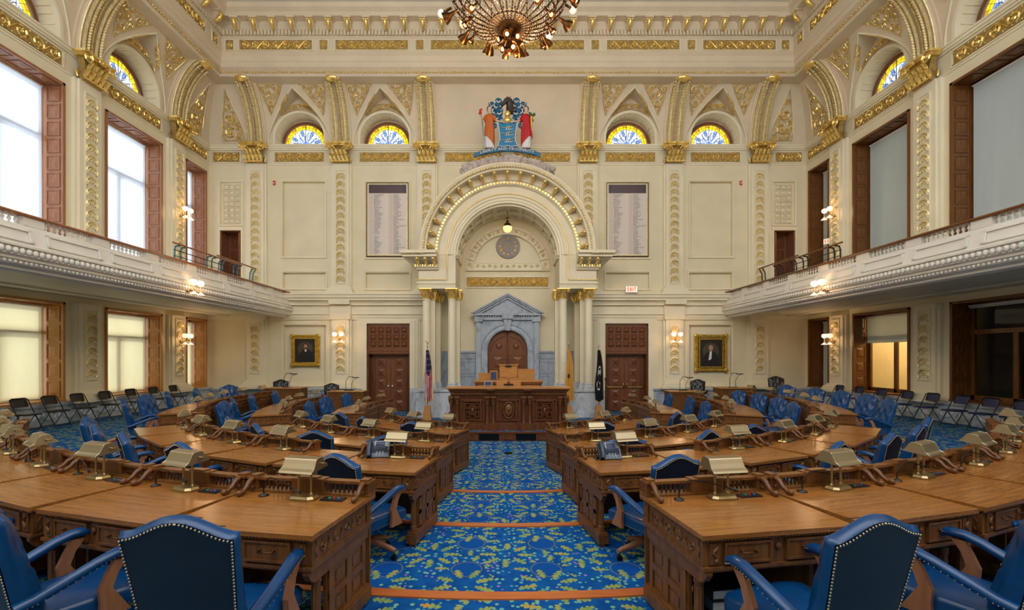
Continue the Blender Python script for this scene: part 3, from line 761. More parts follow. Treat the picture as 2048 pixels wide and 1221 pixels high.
prof = [(0, -.07), (-.27, -.07), (-.27, -.14), (-.20, -.20), (-.14, -.28), (-.06, -.36), (0, -.38)]
a = m.P([(-.11, y, z) for y, z in prof]); b2 = m.P([(.11, y, z) for y, z in prof]); n = len(prof)
m.F(tuple(range(a, a+n))); m.F(tuple(range(b2+n-1, b2-1, -1)))
for k in range(n): m.F((a+k, b2+k, b2+(k+1) % n, a+(k+1) % n))
m.use('gold'); m.tube([(0, -.285, -.12), (0, -.24, -.22), (0, -.16, -.31), (0, -.05, -.40)], [.05, .085, .075, .04], 6); m.tube([(-.12, -.26, -.11), (.12, -.26, -.11)], .04, 6)
MOD = m.mesh('modillion')
nb = 30
for i in range(nb): x = -(XW-1.72)+(2*(XW-1.72))*(i+.5)/nb; obj('modillion', MOD, CO, (x, D-1.50, 14.97))
for sg in (-1, 1):
    for i in range(17): obj('modillion', MOD, CO, (sg*(XW-1.50), D-2.0-.72*i, 14.97), pi/2 if sg < 0 else -pi/2)
def gold_panel(x0, x1, loc, rot):
    g = MB().use('cream_light'); frame_rect(g, x0, x1, 13.90, 14.34, .035, -.035, 0)
    g.use('gold'); scroll_band(g, lambda x, y, o: (x, -.03-o, y), x0+.06, x1-.06, 13.95, 14.29); obj('frieze_panel', g, CO, loc, rot)
for xc in (-8.8, -5.15, 5.15, 8.8): gold_panel(xc-1.42, xc+1.42, (0, D-1.40, 0), 0)
gold_panel(-2.95, 2.95, (0, D-1.40, 0), 0)
for xc in (-10.55, -6.98, -3.33, 3.33, 6.98, 10.55): gold_panel(xc-.19, xc+.19, (0, D-1.40, 0), 0)
for sg in (-1, 1):
    for u in BAYS[:3]: gold_panel(-1.35, 1.35, (sg*(XW-1.40), u, 0), pi/2 if sg < 0 else -pi/2)
    for u in (13.08, 9.56, 16.7): gold_panel(-.19, .19, (sg*(XW-1.40), u, 0), pi/2 if sg < 0 else -pi/2)
m = MB().use('cove_cream'); m.poly([(-XW, 1.5, 15.62), (XW, 1.5, 15.62), (XW, D, 15.62), (-XW, D, 15.62)])
m.use('ivory'); ze = 15.34
for i in range(9):
    x = -9.9+i*19.8/8; m.box(x-.22, x+.22, 1.5, D-1.9, ze, 15.62)
for i in range(6): y = D-2.1-i*2.6; m.box(-10.3, 10.3, y-.22, y+.22, ze-.01, 15.62)
m.use('gold')
for i in range(8):
    x = -9.9+(i+.5)*19.8/8
    for j in range(5): y = D-2.1-(j+.5)*2.6; frame_rect(m, 0, 0, 0, 0, 0, 0, 0) if False else None; m.tube([(x-.9, y-.9, 15.5), (x+.9, y-.9, 15.5), (x+.9, y+.9, 15.5), (x-.9, y+.9, 15.5)], .05, 4, closed=True)
obj('ceiling', m, **STRUCT)
def purge(o):
    for c_ in list(kids(o)): purge(c_)
    bpy.data.objects.remove(o)
KIDS.clear(); purge(PU); KIDS.clear(); purge(PL); KIDS.clear()
# ------------------------------------------------------------------ portal arch over the rostrum
YP = 17.2; ZA = 6.18
def ringpath(n=48, z=ZA, a0=0, a1=pi): return [((0, 0, z), (cos(a0+(a1-a0)*i/n), 0, sin(a0+(a1-a0)*i/n)), (0, 1, 0)) for i in range(n+1)]
PO = thing('wall_portal', None, None, (0, YP, 0), kind='structure')
m = MB().use('cream_light')
m.sweep([(1.98, 1.7), (1.98, 0), (2.06, 0), (2.07, -.03), (2.16, -.03), (2.18, -.07), (2.28, -.07), (2.32, -.02), (2.62, -.02), (2.62, -.12), (2.66, -.16), (2.76, -.18), (2.78, -.22), (3.0, -.24), (3.0, -.62), (3.06, -.64), (3.10, -.70), (3.18, -.76), (3.22, -.76), (3.22, -.2), (3.08, 1.3)], ringpath())
for sg in (-1, 1):
    B = lambda x0, x1, y0, y1, z0, z1: m.box(*sorted((sg*x0, sg*x1)), y0, y1, z0, z1)
    B(1.985, 3.40, .0, 1.7, 4.93, 6.18); B(1.98, 3.43, -.04, 1.3, 4.88, 5.0); B(1.98, 3.46, -.08, 1.3, 5.06, 5.12); B(1.98, 3.43, -.05, 1.3, 5.0, 5.06)
    B(2.06, 3.42, -.02, 1.3, 5.12, 5.2)
    B(2.62, 3.46, -.12, 1.3, 5.60, 5.66); B(2.62, 3.52, -.18, 1.3, 5.66, 5.80)
    # splayed underside then fascia of the returned cornice
    x0, x1 = 2.62, 3.52
    m.hexa([(sg*x0, -.2, 5.80), (sg*x1, -.2, 5.80), (sg*x1, 1.3, 5.80), (sg*x0, 1.3, 5.80), (sg*x0, -.60, 5.98), (sg*3.86, -.60, 5.98), (sg*3.86, 1.3, 5.98), (sg*x0, 1.3, 5.98)])
    B(2.62, 3.88, -.64, 1.3, 5.98, 6.10); B(2.62, 3.96, -.74, 1.3, 6.10, 6.20)
# coffer ribs of the barrel vault
for i in range(13):
    a = pi*i/12; m.hexa([(1.98*cos(a+d_), y, ZA+1.98*sin(a+d_)) for d_, y in ((-.045, .2), (.045, .2), (.045, 1.7), (-.045, 1.7))]+[(1.92*cos(a+d_), y, ZA+1.92*sin(a+d_)) for d_, y in ((-.045, .2), (.045, .2), (.045, 1.7), (-.045, 1.7))])
for y in (.2, .9, 1.6): m.sweep([(1.99, y-.08), (1.91, y-.08), (1.91, y+.08), (1.99, y+.08)], ringpath())
obj('arch_ring', m, PO)
g = MB().use('gold')
for i in range(67):
    a = pi*(i+.5)/67; c_, s_ = cos(a), sin(a)
    p = [(r*c_-t*s_, y, ZA+r*s_+t*c_) for y in (-.19, -.12) for r, t in ((2.66, -.035), (2.66, .035), (2.74, .035), (2.74, -.035))]; g.hexa(p)
for sg in (-1, 1):
    for i in range(9): x = 2.70+.095*i; g.box(*sorted((sg*x, sg*(x+.05))), -.22, -.15, 5.69, 5.77)
obj('gilded_dentils', g, PO, kind='stuff')
g = MB().use('pale_gilt')
for i in range(96):
    a = pi*(i+.5)/96; c_, s_ = cos(a), sin(a); g.ball((3.10*c_, -.71, ZA+3.10*s_), .05, 5, 3, (1, .7, 1))
for sg in (-1, 1):
    for i in range(12): g.ball((sg*(3.12+.07*i), -.70, 6.10), .045, 5, 3)
obj('egg_moulding', g, PO, kind='stuff')
g = MB().use('gold')
g.tube([(sg_[0], -.085, sg_[1]) for sg_ in [(-3.44, 5.22), (-2.30, 5.22), (-2.30, 5.7)]+[(-2.30*cos(pi*i/40), ZA+2.30*sin(pi*i/40)) for i in range(41)]+[(2.30, 5.7), (2.30, 5.22), (3.44, 5.22)]], .018, 5)
obj('gilded_bead', g, PO)
g = MB().use('gold')                        # small bracket of the arch soffit (radial at +z)
g.use('cream_light'); g.box(-.065, .065, -.36, 0, -.10, .0); g.use('gold'); g.tube([(0, -.34, -.07), (0, -.22, -.14), (0, -.05, -.20)], [.05, .07, .05], 6); g.ball((0, -.36, -.05), .075, 6, 4)
me = g.mesh('bracket')
for i in range(19):
    a = pi*(i+.5)/19; o = obj('bracket', me, PO, (2.985*cos(a), -.22, ZA+2.985*sin(a))); o.rotation_euler = (0, -(a-pi/2), 0)
for sg in (-1, 1):
    for k in range(3): obj('bracket', me, PO, (sg*(2.75+.3*k), -.2, 5.97))
# ------------------------------------------------------------------ apse wall with marble dado
m = MB().use('cream'); yb = 1.7
m.poly([(-3.4, yb, -.2), (3.4, yb, -.2), (3.4, yb, 8.3), (-3.4, yb, 8.3)])
for sg in (-1, 1): m.poly([(sg*3.36, 1.3, -.2), (sg*3.36, yb, -.2), (sg*3.36, yb, 4.9), (sg*3.36, 1.3, 4.9)]); m.poly([(sg*1.98, 1.3, 4.88), (sg*3.4, 1.3, 4.88), (sg*3.4, yb, 4.88), (sg*1.98, yb, 4.88)])
m.use('cream_light'); yf = yb-.05
m.sweep([(1.42, yf), (1.44, yf-.04), (1.50, yf-.04), (1.50, yf), (1.68, yf), (1.68, yf-.05), (1.76, yf-.05), (1.76, yb)], ringpath(32, 5.96)); m.box(-1.76, 1.76, yf-.05, yb, 5.88, 5.94); m.box(-1.67, 1.67, yf-.012, yb, 5.93, 6.21); m.box(-1.6, 1.6, yf-.03, yb, 6.2, 6.24)
frame_rect(m, -1.76, 1.76, 5.16, 5.66, .05, yf-.0, yb)
AP = obj('wall_apse', m, None, (0, YP, 0), **STRUCT)
g = MB().use('pale_gilt')
for i in range(13):
    a = pi*(i+.5)/13; spiral(g, lambda x, y, o: (x, yf-.03-o, y), 1.60*cos(a), 5.96+1.60*sin(a), .075, 1.3, 1, a)
    a = pi*i/13; g.tube([(1.43*cos(a), yf-.04, 5.96+1.43*sin(a)), (1.76*cos(a), yf-.06, 5.96+1.76*sin(a))], .022, 5)
for i in range(13): spiral(g, lambda x, y, o: (x, yf-.03-o, y), -1.5+.25*i, 6.07, .075, 1.3, 1 if i % 2 else -1, 0)
obj('lunette_ornament', g, AP)
g = MB().use('gold'); scroll_band(g, lambda x, y, o: (x, yf-.01-o, y), -1.70, 1.70, 5.22, 5.60); obj('gilded_frieze', g, AP)
m = MB().use('marble')
for sg in (-1, 1):
    B = lambda x0, x1, y0, y1, z0, z1: m.box(*sorted((sg*x0, sg*x1)), y0, y1, z0, z1)
    B(1.2, 3.38, yb-.06, yb, -.2, 2.46); B(1.2, 3.38, yb-.12, yb, 2.44, 2.52); B(1.2, 3.38, yb-.09, yb, 2.20, 2.25)
    for i in range(4):
        for j in range(2): xa = 1.34+.52*i; frame_rect(m, *sorted((sg*xa, sg*(xa+.44))), .98+.60*j, 1.50+.60*j, .04, yb-.09, yb-.06)
obj('marble_dado', m, AP)
# marble door case
m = MB().use('marble'); y0 = yb-.22
body = [(-1.23, .9), (-1.23, 3.8), (1.23, 3.8), (1.23, .9), (.83, .9), (.83, 2.56)]+[(.83*cos(pi*i/20), 2.56+.83*sin(pi*i/20)) for i in range(1, 20)]+[(-.83, 2.56), (-.83, .9)]
# front built as quads between arch and outline
inn = [(-.83, .9)]+[(-.83*cos(pi*i/20), 2.56+.83*sin(pi*i/20)) for i in range(21)]+[(.83, .9)]
out = [(-1.2, .9)]+[((-1.2, 2.56+1.24*i/5) if i <= 5 else ((1.2, 2.56+1.24*(20-i)/5) if i >= 15 else (-1.2+2.4*(i-5)/10, 3.8))) for i in range(21)]+[(1.2, .9)]
m.grid([[(x, y0, z) for x, z in inn], [(x, y0, z) for x, z in out]]); m.grid([[(x, y0, z) for x, z in inn], [(x, yb+.2, z) for x, z in inn]]); m.grid([[(x, y0, z) for x, z in out], [(x, yb, z) for x, z in out]])
m.sweep([(.83, y0-.04), (.90, y0-.06), (1.0, y0-.05), (1.05, y0-.08), (1.08, y0-.0)], [((0, 0, 2.56), (cos(pi*i/24), 0, sin(pi*i/24)), (0, 1, 0)) for i in range(25)])
for sg in (-1, 1):
    m.box(*sorted((sg*.83, sg*1.08)), y0-.05, y0, .9, 2.56); m.box(*sorted((sg*1.10, sg*1.30)), y0-.08, yb, .9, 3.74); m.box(*sorted((sg*1.02, sg*1.36)), y0-.14, yb, 3.72, 3.96)
m.box(-1.3, 1.3, y0-.10, yb, 3.8, 3.92); m.box(-1.42, 1.42, y0-.20, yb, 3.98, 4.07); m.box(-.22, .22, y0-.24, yb, 3.84, 4.07)
m.ext([(-.16, 3.84), (.16, 3.84), (.10, 3.36), (-.10, 3.36)], y0-.16, y0)
for z0, ov, pr in ((4.07, 0, .12), ):
    m.ext([(-1.42, 4.07), (1.42, 4.07), (0, 4.86)], y0-.06, yb)
    for sg in (-1, 1):
        for (a, b_, pr) in ((0, .07, .30), (.07, .14, .24), (.14, .24, .15)):
            m.ext([(sg*(1.52-a*1.8), 4.07), (sg*(1.52-b_*1.8), 4.07), (0, 4.90-b_*.95-.0), (0, 4.90-a*.95)], y0-pr, y0)
    frame_rect(m, 0, 0, 0, 0, 0, 0, 0) if False else None
for i in range(24): x = -1.25+2.5*(i+.5)/24; m.box(x-.03, x+.03, y0-.14, y0-.05, 3.92, 3.97)
obj('marble_door_case', m, AP)
# ------------------------------------------------------------------ doors
def panel_grid(m, x0, x1, z0, z1, nx, nz, y, gap=.05, h=.05):
    for i in range(nx):
        for j in range(nz):
            a, b_ = x0+(x1-x0)*i/nx+gap/2, x0+(x1-x0)*(i+1)/nx-gap/2; c_, d_ = z0+(z1-z0)*j/nz+gap/2, z0+(z1-z0)*(j+1)/nz-gap/2
            frame_rect(m, a, b_, c_, d_, .018, y-.015, y); m.pyr(a+.03, b_-.03, y-h, y, c_+.03, d_-.03, h)
DN = [0]
def dn(): DN[0] += 1; return DN[0]
t = thing('door_%d' % dn(), None, None, (0, YP, 0), kind='structure')
for sg in (-1, 1):
    m = MB().use('door_wood'); pts = [(0, .9), (sg*.83, .9), (sg*.83, 2.56)]+[(sg*.83*cos(pi/2*i/10), 2.56+.83*sin(pi/2*i/10)) for i in range(1, 11)]
    m.ext(pts, yb-.06, yb-.01)
    frame_rect(m, *sorted((sg*.14, sg*.68)), 1.0, 1.6, .04, yb-.09, yb-.06); frame_rect(m, *sorted((sg*.14, sg*.68)), 1.75, 2.35, .04, yb-.09, yb-.06)
    m.pyr(*sorted((sg*.22, sg*.6)), yb-.10, yb-.06, 1.83, 2.27, .03); m.tube([(sg*(.12+.56*cos(pi/2*i/8)), yb-.08, 2.5+.62*sin(pi/2*i/8)) for i in range(9)], .022, 5)
    m.tube([(sg*.03, yb-.07, .9), (sg*.03, yb-.07, 3.36)], .02, 5); m.ball((sg*.36, yb-.07, 2.72), .13, 8, 4, (1, .3, 1))
    obj('door_leaf', m, t)
def back_door(sg, bars):
    t = thing('door_%d' % dn(), None, None, (sg*4.88, D, 0), kind='structure')
    m = MB().use('door_wood'); a = .88
    m.box(-a, -a+.05, -.03, .5, 0, 3.64); m.box(a-.05, a, -.03, .5, 0, 3.64); m.box(-a, a, -.03, .5, 3.58, 3.64); m.box(-a, a, -.04, .06, 2.40, 2.62); m.box(-a, a, .0, .06, 2.6, 3.6); m.box(-a, a, .04, .5, 2.36, 2.42)
    for i in range(22): m.ball((-.78+1.56*i/21, -.045, 2.51), .026, 5, 3)
    m.use('rostrum_wood'); m.box(-a, a, .42, .46, 0, 3.6)  # unseen dark backing added to stop sky light between the leaves
    obj('door_frame', m, t)
    pm = MB().use('rostrum_wood'); frame_rect(pm, -.125, .125, -.125, .125, .015, -.02, 0); pm.use('door_wood'); pm.pyr(-.105, .105, -.06, 0, -.105, .105, .06); me = pm.mesh('transom_panel')
    for i in range(5):
        for j in range(3): obj('transom_panel', me, t, (-.64+.32*i, 0, 2.80+.29*j))
    pm = MB().use('door_wood'); frame_rect(pm, -.19, .19, -.19, .19, .025, -.025, 0); pm.pyr(-.15, .15, -.03, 0, -.15, .15, .03)
    for k in range(4): b_ = pi/2*k+pi/4; pm.tube([(0, -.035, 0), (.13*cos(b_), -.02, .13*sin(b_))], [.03, .012], 4)
    me = pm.mesh('door_panel')
    for s in (-1, 1):
        m = MB().use('door_wood'); m.box(*sorted((s*.005, s*(a-.05))), .30, .35, .02, 2.38)
        m.use('rostrum_wood'); m.box(*sorted((s*.62, s*(a-.06))), .285, .30, .02, 2.36)
        L = obj('door_leaf', m, t)
        for j in range(5): obj('door_panel', me, L, (s*.37, .30, .30+.44*j))
        if bars:
            g = MB().use('polished_brass'); g.tube([(s*.06, .22, 1.02), (s*.76, .22, 1.02)], .014, 6); g.box(*sorted((s*.05, s*.10)), .20, .30, .98, 1.18); g.box(*sorted((s*.72, s*.77)), .2, .3, .98, 1.12); g.tube([(s*.075, .2, 1.16), (s*.075, .16, 1.05), (s*.075, .2, .98)], .014, 5); obj('panic_bar', g, L, label='polished brass push bar')
        else:
            g = MB().use('white'); g.ball((s*.09, .24, 1.06), .035, 8, 5); g.use('polished_brass'); g.tube([(s*.09, .30, 1.06), (s*.09, .25, 1.06)], .012, 6); g.box(*sorted((s*.07, s*.11)), .285, .30, .98, 1.2); obj('door_knob', g, L, label='white door knob on brass plate')
back_door(-1, False); back_door(1, True)
for sg in (-1, 1):                         # gallery doors high in the corners
    t = thing('door_%d' % dn(), None, None, (sg*11.375, D, 4.3), kind='structure')
    m = MB().use('door_wood'); a = .425
    for s in (-1, 1): m.box(*sorted((s*(a-.05), s*a)), -.02, .55, 0, 3.2)
    m.box(-a, a, -.02, .55, 3.14, 3.2); m.box(-a, a, .5, .55, 0, 3.2); obj('door_frame', m, t)
    m = MB().use('door_wood'); m.box(-.02, .02, 0, .42, 0, 3.1)
    for j in range(6): frame_rect(m, 0, 0, 0, 0, 0, 0, 0) if False else None; m.box(-.03, .03, .08, .34, .12+.5*j, .50+.5*j)
    obj('door_leaf', m, t, (-sg*.30, .06, 0), radians(-sg*8))
    m = MB().use('rostrum_wood'); panel_grid(m, -a+.06, a-.06, .1, 3.1, 1, 5, .5, .06, .03); obj('door_leaf', m, t)
# ------------------------------------------------------------------ columns of the portal and their marble pedestals
for sg in (-1, 1):
    m = MB().use('white_marble')
    B = lambda x0, x1, y0, y1, z0, z1: m.box(*sorted((sg*x0, sg*x1)), y0, y1, z0, z1)
    B(1.66, 3.44, 16.92, 18.5, 0, .98); B(1.60, 3.50, 16.86, 18.5, .96, 1.04); B(1.60, 3.52, 16.82, 18.5, 0, .20); B(1.63, 3.48, 16.87, 18.5, .20, .26)
    B(3.40, 3.98, 18.3, 18.5, 0, 1.0); B(1.2, 1.7, 17.3, 18.9, 0, 1.0)
    obj('trim_%d' % (5 if sg < 0 else 6), m, **STRUCT)
def round_column():
    t = thing('column', 'x', 'column', group='round cream columns under the portal arch')
    m = MB().use('white_marble'); m.box(-.20, .20, -.20, .20, 0, .06); m.lathe([(.20, .06), (.215, .09), (.20, .13), (.175, .14), (.17, .17), (.185, .19), (.17, .22), (.155, .23)], n=20); obj('base', m, t)
    m = MB().use('cream_light'); m.lathe([(.155, .23), (.155, 1.2), (.150, 2.2), (.138, 3.35), (.138, 3.38), (.16, 3.40), (.16, 3.43), (.14, 3.44)], n=24); obj('shaft', m, t)
    m = MB().use('gold'); m.lathe([(.14, 3.43), (.145, 3.6), (.20, 3.78)], n=16)
    m.box(-.24, .24, -.24, .24, 3.79, 3.84)
    for tier, (r, z, n, h, o) in enumerate(((.14, 3.44, 8, .17, .07), (.15, 3.55, 8, .20, .09))):
        for k in range(n):
            a = 2*pi*(k+.5*tier)/n; d_ = Vector((cos(a), sin(a), 0)); s_ = Vector((-sin(a), cos(a), 0)); rows = []
            for i in range(5):
                q = i/4; c_ = d_*(r+.01+o*q**1.7+(.02 if i == 4 else 0))+Vector((0, 0, z+h*(q if i < 4 else .86))); w_ = .055*(1.1-.6*q); rows.append([tuple(c_-s_*w_), tuple(c_+d_*.015), tuple(c_+s_*w_)])
            m.grid(rows)
    for k in range(4):
        a = pi/4+pi/2*k; c_ = Vector((cos(a), sin(a), 0))*.27; s_ = Vector((cos(a), sin(a), 0))
        m.tube([tuple(c_+s_*(.055*cos(b)*(1-i*.07))+Vector((0, 0, 3.73+.055*sin(b)*(1-i*.07)))) for i, b in enumerate([j*.8 for j in range(9)])], .02, 4); m.ball(tuple(c_+Vector((0, 0, 3.73))), .03, 5, 3)
    obj('capital', m, t); return t
def square_pier():
    t = thing('pilaster_column', 'x', 'pilaster', group='square cream piers behind the round columns')
    m = MB().use('white_marble'); m.box(-.19, .19, -.19, .19, 0, .1); m.box(-.17, .17, -.17, .17, .1, .22); obj('base', m, t)
    m = MB().use('cream_light'); m.box(-.13, .13, -.13, .13, .22, 3.45); obj('shaft', m, t)
    m = MB().use('gold'); m.ext([(-.13, 3.45), (.13, 3.45), (.19, 3.78), (-.19, 3.78)], -.17, .17); m.box(-.22, .22, -.22, .22, 3.79, 3.84)
    for s in (-1, 1):
        for k in range(3):
            x = -.09+.09*k; m.tube([(x, s*.15, 3.47), (x, s*.19, 3.6), (x, s*.23, 3.66)], [.04, .045, .02], 4); m.tube([(s*.15, x, 3.47), (s*.19, x, 3.6), (s*.23, x, 3.66)], [.04, .045, .02], 4)
    for a in (-1, 1):
        for b_ in (-1, 1): m.ball((a*.19, b_*.19, 3.72), .05, 6, 4)
    obj('capital', m, t); return t
rc = round_column(); rt = snapshot(rc); first = True
NM = {-1: 'flag with stripes', 1: 'black and gold flags'}
for sg in (-1, 1):
    for x, wh in ((3.10, 'outer'), (2.12, 'inner')):
        lab = 'cream round %s column with gilded capital on pedestal behind the %s' % (wh, 'striped flag' if sg < 0 else 'buff and black flags')
        if first: rc.location = (sg*x, 17.2, 1.04); rc['label'] = lab; first = False
        else: place(rt, (sg*x, 17.2, 1.04), 0, lab)
sp_ = square_pier(); st_ = snapshot(sp_); first = True
for sg in (-1, 1):
    for x, y, wh in ((2.95, 17.62, 'behind the outer'), (1.98, 17.62, 'behind the inner'), (2.84, 18.3, 'deep behind the outer')):
        lab = 'square cream pier %s round column, %s side' % (wh, 'striped flag' if sg < 0 else 'black flag')
        if first: sp_.location = (sg*x, y, 1.04); sp_['label'] = lab; first = False
        else: place(st_, (sg*x, y, 1.04), 0, lab)
# ------------------------------------------------------------------ galleries (balconies) along both sides
def gallery(sg):
    side = 'sunlit tall windows' if sg < 0 else 'dark-panelled windows'
    t = thing('balcony', 'long white gallery front with balusters and wooden rail under the %s' % side, 'balcony', (0, 0, 0))
    X = lambda w_: sg*(XW-w_)
    U0, U1 = -2.5, D-.02
    m = MB().use('ivory')
    prof = [(3.10, 4.72), (3.30, 4.72), (3.32, 4.68), (3.36, 4.66), (3.44, 4.34), (3.50, 4.31), (3.50, 4.27), (3.44, 4.26)]
    prof2 = [(3.44, 4.26), (3.46, 4.12), (3.40, 4.10), (3.40, 4.05), (3.36, 4.04), (3.33, 3.97), (3.24, 3.93), (3.24, 3.89), (3.16, 3.86), (3.10, 3.86), (3.08, 3.96)]
    def strip(pr, mt): m.use(mt); m.grid([[(X(a), U0, z), (X(a), U1, z)] for a, z in pr])
    strip(prof, 'ivory'); strip(prof2, 'ivory'); strip([(3.08, 3.96), (.0, 3.98)], 'soffit'); strip([(3.10, 4.72), (3.10, 4.30), (0, 4.30)], 'ivory')
    strip([(.9, 3.97), (.85, 3.93), (.6, 3.93), (.55, 3.97)], 'soffit'); strip([(2.7, 3.965), (2.68, 3.93), (2.45, 3.93), (2.43, 3.965)], 'soffit')
    obj('parapet', m, t, fix=False)
    m = MB().use('ivory'); n = int((U1-U0)/.115)
    for i in range(n): u = U0+(U1-U0)*(i+.5)/n; m.ball((X(3.47), u, 4.19), .058, 5, 4, (.8, 1, 1.15))
    for i in range(int((U1-U0)/.09)): u = U0+.09*i; m.ball((X(3.39), u, 4.0), .034, 4, 3)
    obj('egg_and_dart', m, t, kind='stuff')
    pm = MB().use('ivory'); L = 1.18      # sunk panel frame lying on the sloping face
    for k in range(9):
        pass
    np_ = 14; pitch = 1.42
    fm = MB().use('ivory')
    a = Vector((-sg*.08, 0, -.32)).normalized()
    def Q(u, s): w0 = 3.36+.08*s; return Vector((X(w0+.012), u, 4.66-.32*s))
    for (u0, u1, s0, s1) in ((-.58, .58, .14, .22), (-.58, .58, .80, .88), (-.58, -.52, .14, .88), (.52, .58, .14, .88)):
        p4 = [Q(u0, s0), Q(u1, s0), Q(u1, s1), Q(u0, s1)]; o_ = Vector((-sg*.022, 0, 0)); fm.hexa([tuple(p) for p in p4]+[tuple(p+o_) for p in p4])
    me = fm.mesh('parapet_panel')
    bm_ = MB().use('ivory'); bm_.lathe([(.02, 0), (.022, .015), (.012, .03), (.030, .07), (.034, .085), (.014, .12), (.013, .14), (.024, .155), (.024, .165)], n=8); bme = bm_.mesh('baluster')
    for k in range(np_):
        uc = D-.75-pitch*k
        obj('parapet_panel', me, t, (0, uc, 0))
        dm = MB().use('ivory'); dm.box(*sorted((X(3.13), X(3.31))), uc+.52, uc+.90, 4.72, 4.885); obj('die_block', dm, t)
        if k < 12:
            for i in range(9): obj('baluster', bme, t, (X(3.25), uc-.44+.11*i, 4.72))
    m = MB().use('oak' if sg > 0 else 'shutter_wood'); m.ext([(X(3.10), 4.885), (X(3.34), 4.885), (X(3.36), 4.91), (X(3.34), 4.94), (X(3.10), 4.94)], U0, U1); obj('handrail', m, t)
    # steel and wood guard rails near the far end
    r = thing('guard_rail', 'curved %s steel guard rail with wooden handrail' % ('teal' if sg < 0 else 'dark green'), None, (0, 0, 0), parent=t)
    for (w_, u0, u1, zt, zb) in ((3.16, 12.25, 15.4, 5.40, 4.94), (2.20, 15.6, 18.0, 5.80, 4.30)):
        m = MB().use('oak' if sg > 0 else 'shutter_wood'); m.tube([(X(w_), u0, zt), (X(w_), u1, zt)], .032, 8, flat=.8); obj('handrail', m, r)
        n = 2 if u1-u0 > 2.6 else 2
        for k in range(3 if w_ > 3 else 2):
            for q in (0, .22):
                u = u0+.12+q+(u1-u0-.5)*k/(2 if w_ > 3 else 1); m = MB().use('teal_metal' if sg < 0 else 'black_metal')
                m.tube([(X(w_-.04), u, zb), (X(w_-.04), u, zb+(zt-zb)*.6), (X(w_-.03), u+.03, zb+(zt-zb)*.85), (X(w_), u+.14, zt-.03)], .022, 6); obj('post', m, r)
        m = MB().use('black_metal'); m.tube([(X(w_-.03), u0+.08, (zt+zb)/2+.05), (X(w_-.03), u1, (zt+zb)/2+.05)], .013, 5); m.tube([(X(w_-.03), u0+.08, zb+.12), (X(w_-.03), u1, zb+.12)], .010, 5); obj('cross_bar', m, r)
    return t
gallery(-1); gallery(1)
# pipe-like posts carrying nothing else; small notices
def exit_sign(loc, rot, label, s=1.0):
    t = thing('exit_sign', label, 'sign', loc, rot)
    m = MB().use('white'); m.box(-.24*s, .24*s, -.05, .05, 0, .26*s); obj('housing', m, t)
    m = MB().use('exit_face'); m.box(-.215*s, .215*s, -.058, -.05, .025*s, .235*s); obj('face', m, t)
    m = MB().use('exit_red'); h = .16*s; z0 = .05*s; y0, y1 = -.066, -.058; w_ = .028*s
    x = -.17*s
    m.box(x, x+w_, y0, y1, z0, z0+h); [m.box(x, x+.07*s, y0, y1, z0+q, z0+q+w_*.9) for q in (0, h/2-w_*.45, h-w_*.9)]
    x = -.075*s; m.ext([(x, z0), (x+w_, z0), (x+.085*s, z0+h), (x+.085*s-w_, z0+h)], y0, y1); m.ext([(x+.085*s-w_, z0), (x+.085*s, z0), (x+w_, z0+h), (x, z0+h)], y0, y1)
    x = .035*s; m.box(x, x+w_, y0, y1, z0, z0+h)
    x = .09*s; m.box(x, x+.085*s, y0, y1, z0+h-w_*.9, z0+h); m.box(x+.0285*s, x+.0285*s+w_, y0, y1, z0, z0+h)
    obj('lettering', m, t)
exit_sign((4.95, D-.50, 4.84), 0, 'lit red and white EXIT sign on the ledge above the push-bar doors')
exit_sign((XW-.10, 17.0, 6.55), -pi/2+.5, 'small lit EXIT sign high beside the gallery window', .8)
# the gilded lettering boards
NAMES1 = "ANDRZEJCZAK|ANGELINI|AUTH|BENSON|BRAMNICK|BROWN C|BROWN G|BUCCO|BURZICHELLI|CAPUTO|CARIDE|CARROLL|CASAGRANDE|CIATTARELLI|CLIFTON|CONAWAY|COUGHLIN|DANCER|DANIELSEN|DEANGELO|DECROCE|DIEGNAN|DIMAIO|EGAN|EUSTACE|FIOCCHI||GARCIA|GIBLIN|GILL|GREEN|GREENWALD|GUSCIORA|HANDLIN|HOLLEY|JASEY|JIMENEZ|JOHNSON|KEAN|KENNEDY".split('|')
NAMES2 = "LAMPITT|MAINOR|MAZZEO|MCGUCKIN|MCHOSE|MCKEON|MORIARTY|MOSQUERA|MUKHERJI|MUNOZ|MUOIO|O'DONNELL|OLIVER|O'SCANLON|PETERSON|PINKIN|PINTOR MARIN|PRIETO|QUIJANO|RIBLE|RODRIGUEZ-GREGG|RUMANA|RUMPF|RUSSO|SCHAER|SCHEPISI|SIMON|SINGLETON|SPACE|SPENCER|STENDER|SUMTER|TALIAFERRO|TUCKER|VAINIERI HUTTLE|WEBBER|WILSON|WIMBERLY|WISNIEWSKI|WOLFE".split('|')
def text_mesh(body, size, mat_, spacing=1.0, align='LEFT'):
    cu = bpy.data.curves.new('lettering', 'FONT'); cu.body = body; cu.size = size; cu.space_line = spacing; cu.resolution_u = 1; cu.align_x = align; cu.extrude = 0.0; cu.fill_mode = 'FRONT'
    o = bpy.data.objects.new('lettering', cu); C.objects.link(o)
    bpy.context.view_layer.update(); me = bpy.data.meshes.new_from_object(o.evaluated_get(bpy.context.evaluated_depsgraph_get())); bpy.data.objects.remove(o)
    me.materials.clear(); me.materials.append(MATS[mat_]); return me
TXT = [text_mesh('\n'.join(n), .066, 'ink') for n in (NAMES1, NAMES2)]
for t_ in TXT:                              # fit line pitch and turn upright to face the room
    ys = [v.co.y for v in t_.vertices]; y0, y1 = min(ys), max(ys)
    for v in t_.vertices: v.co = (v.co.x*.9, 0, (v.co.y-y1)/(y1-y0)*2.52)
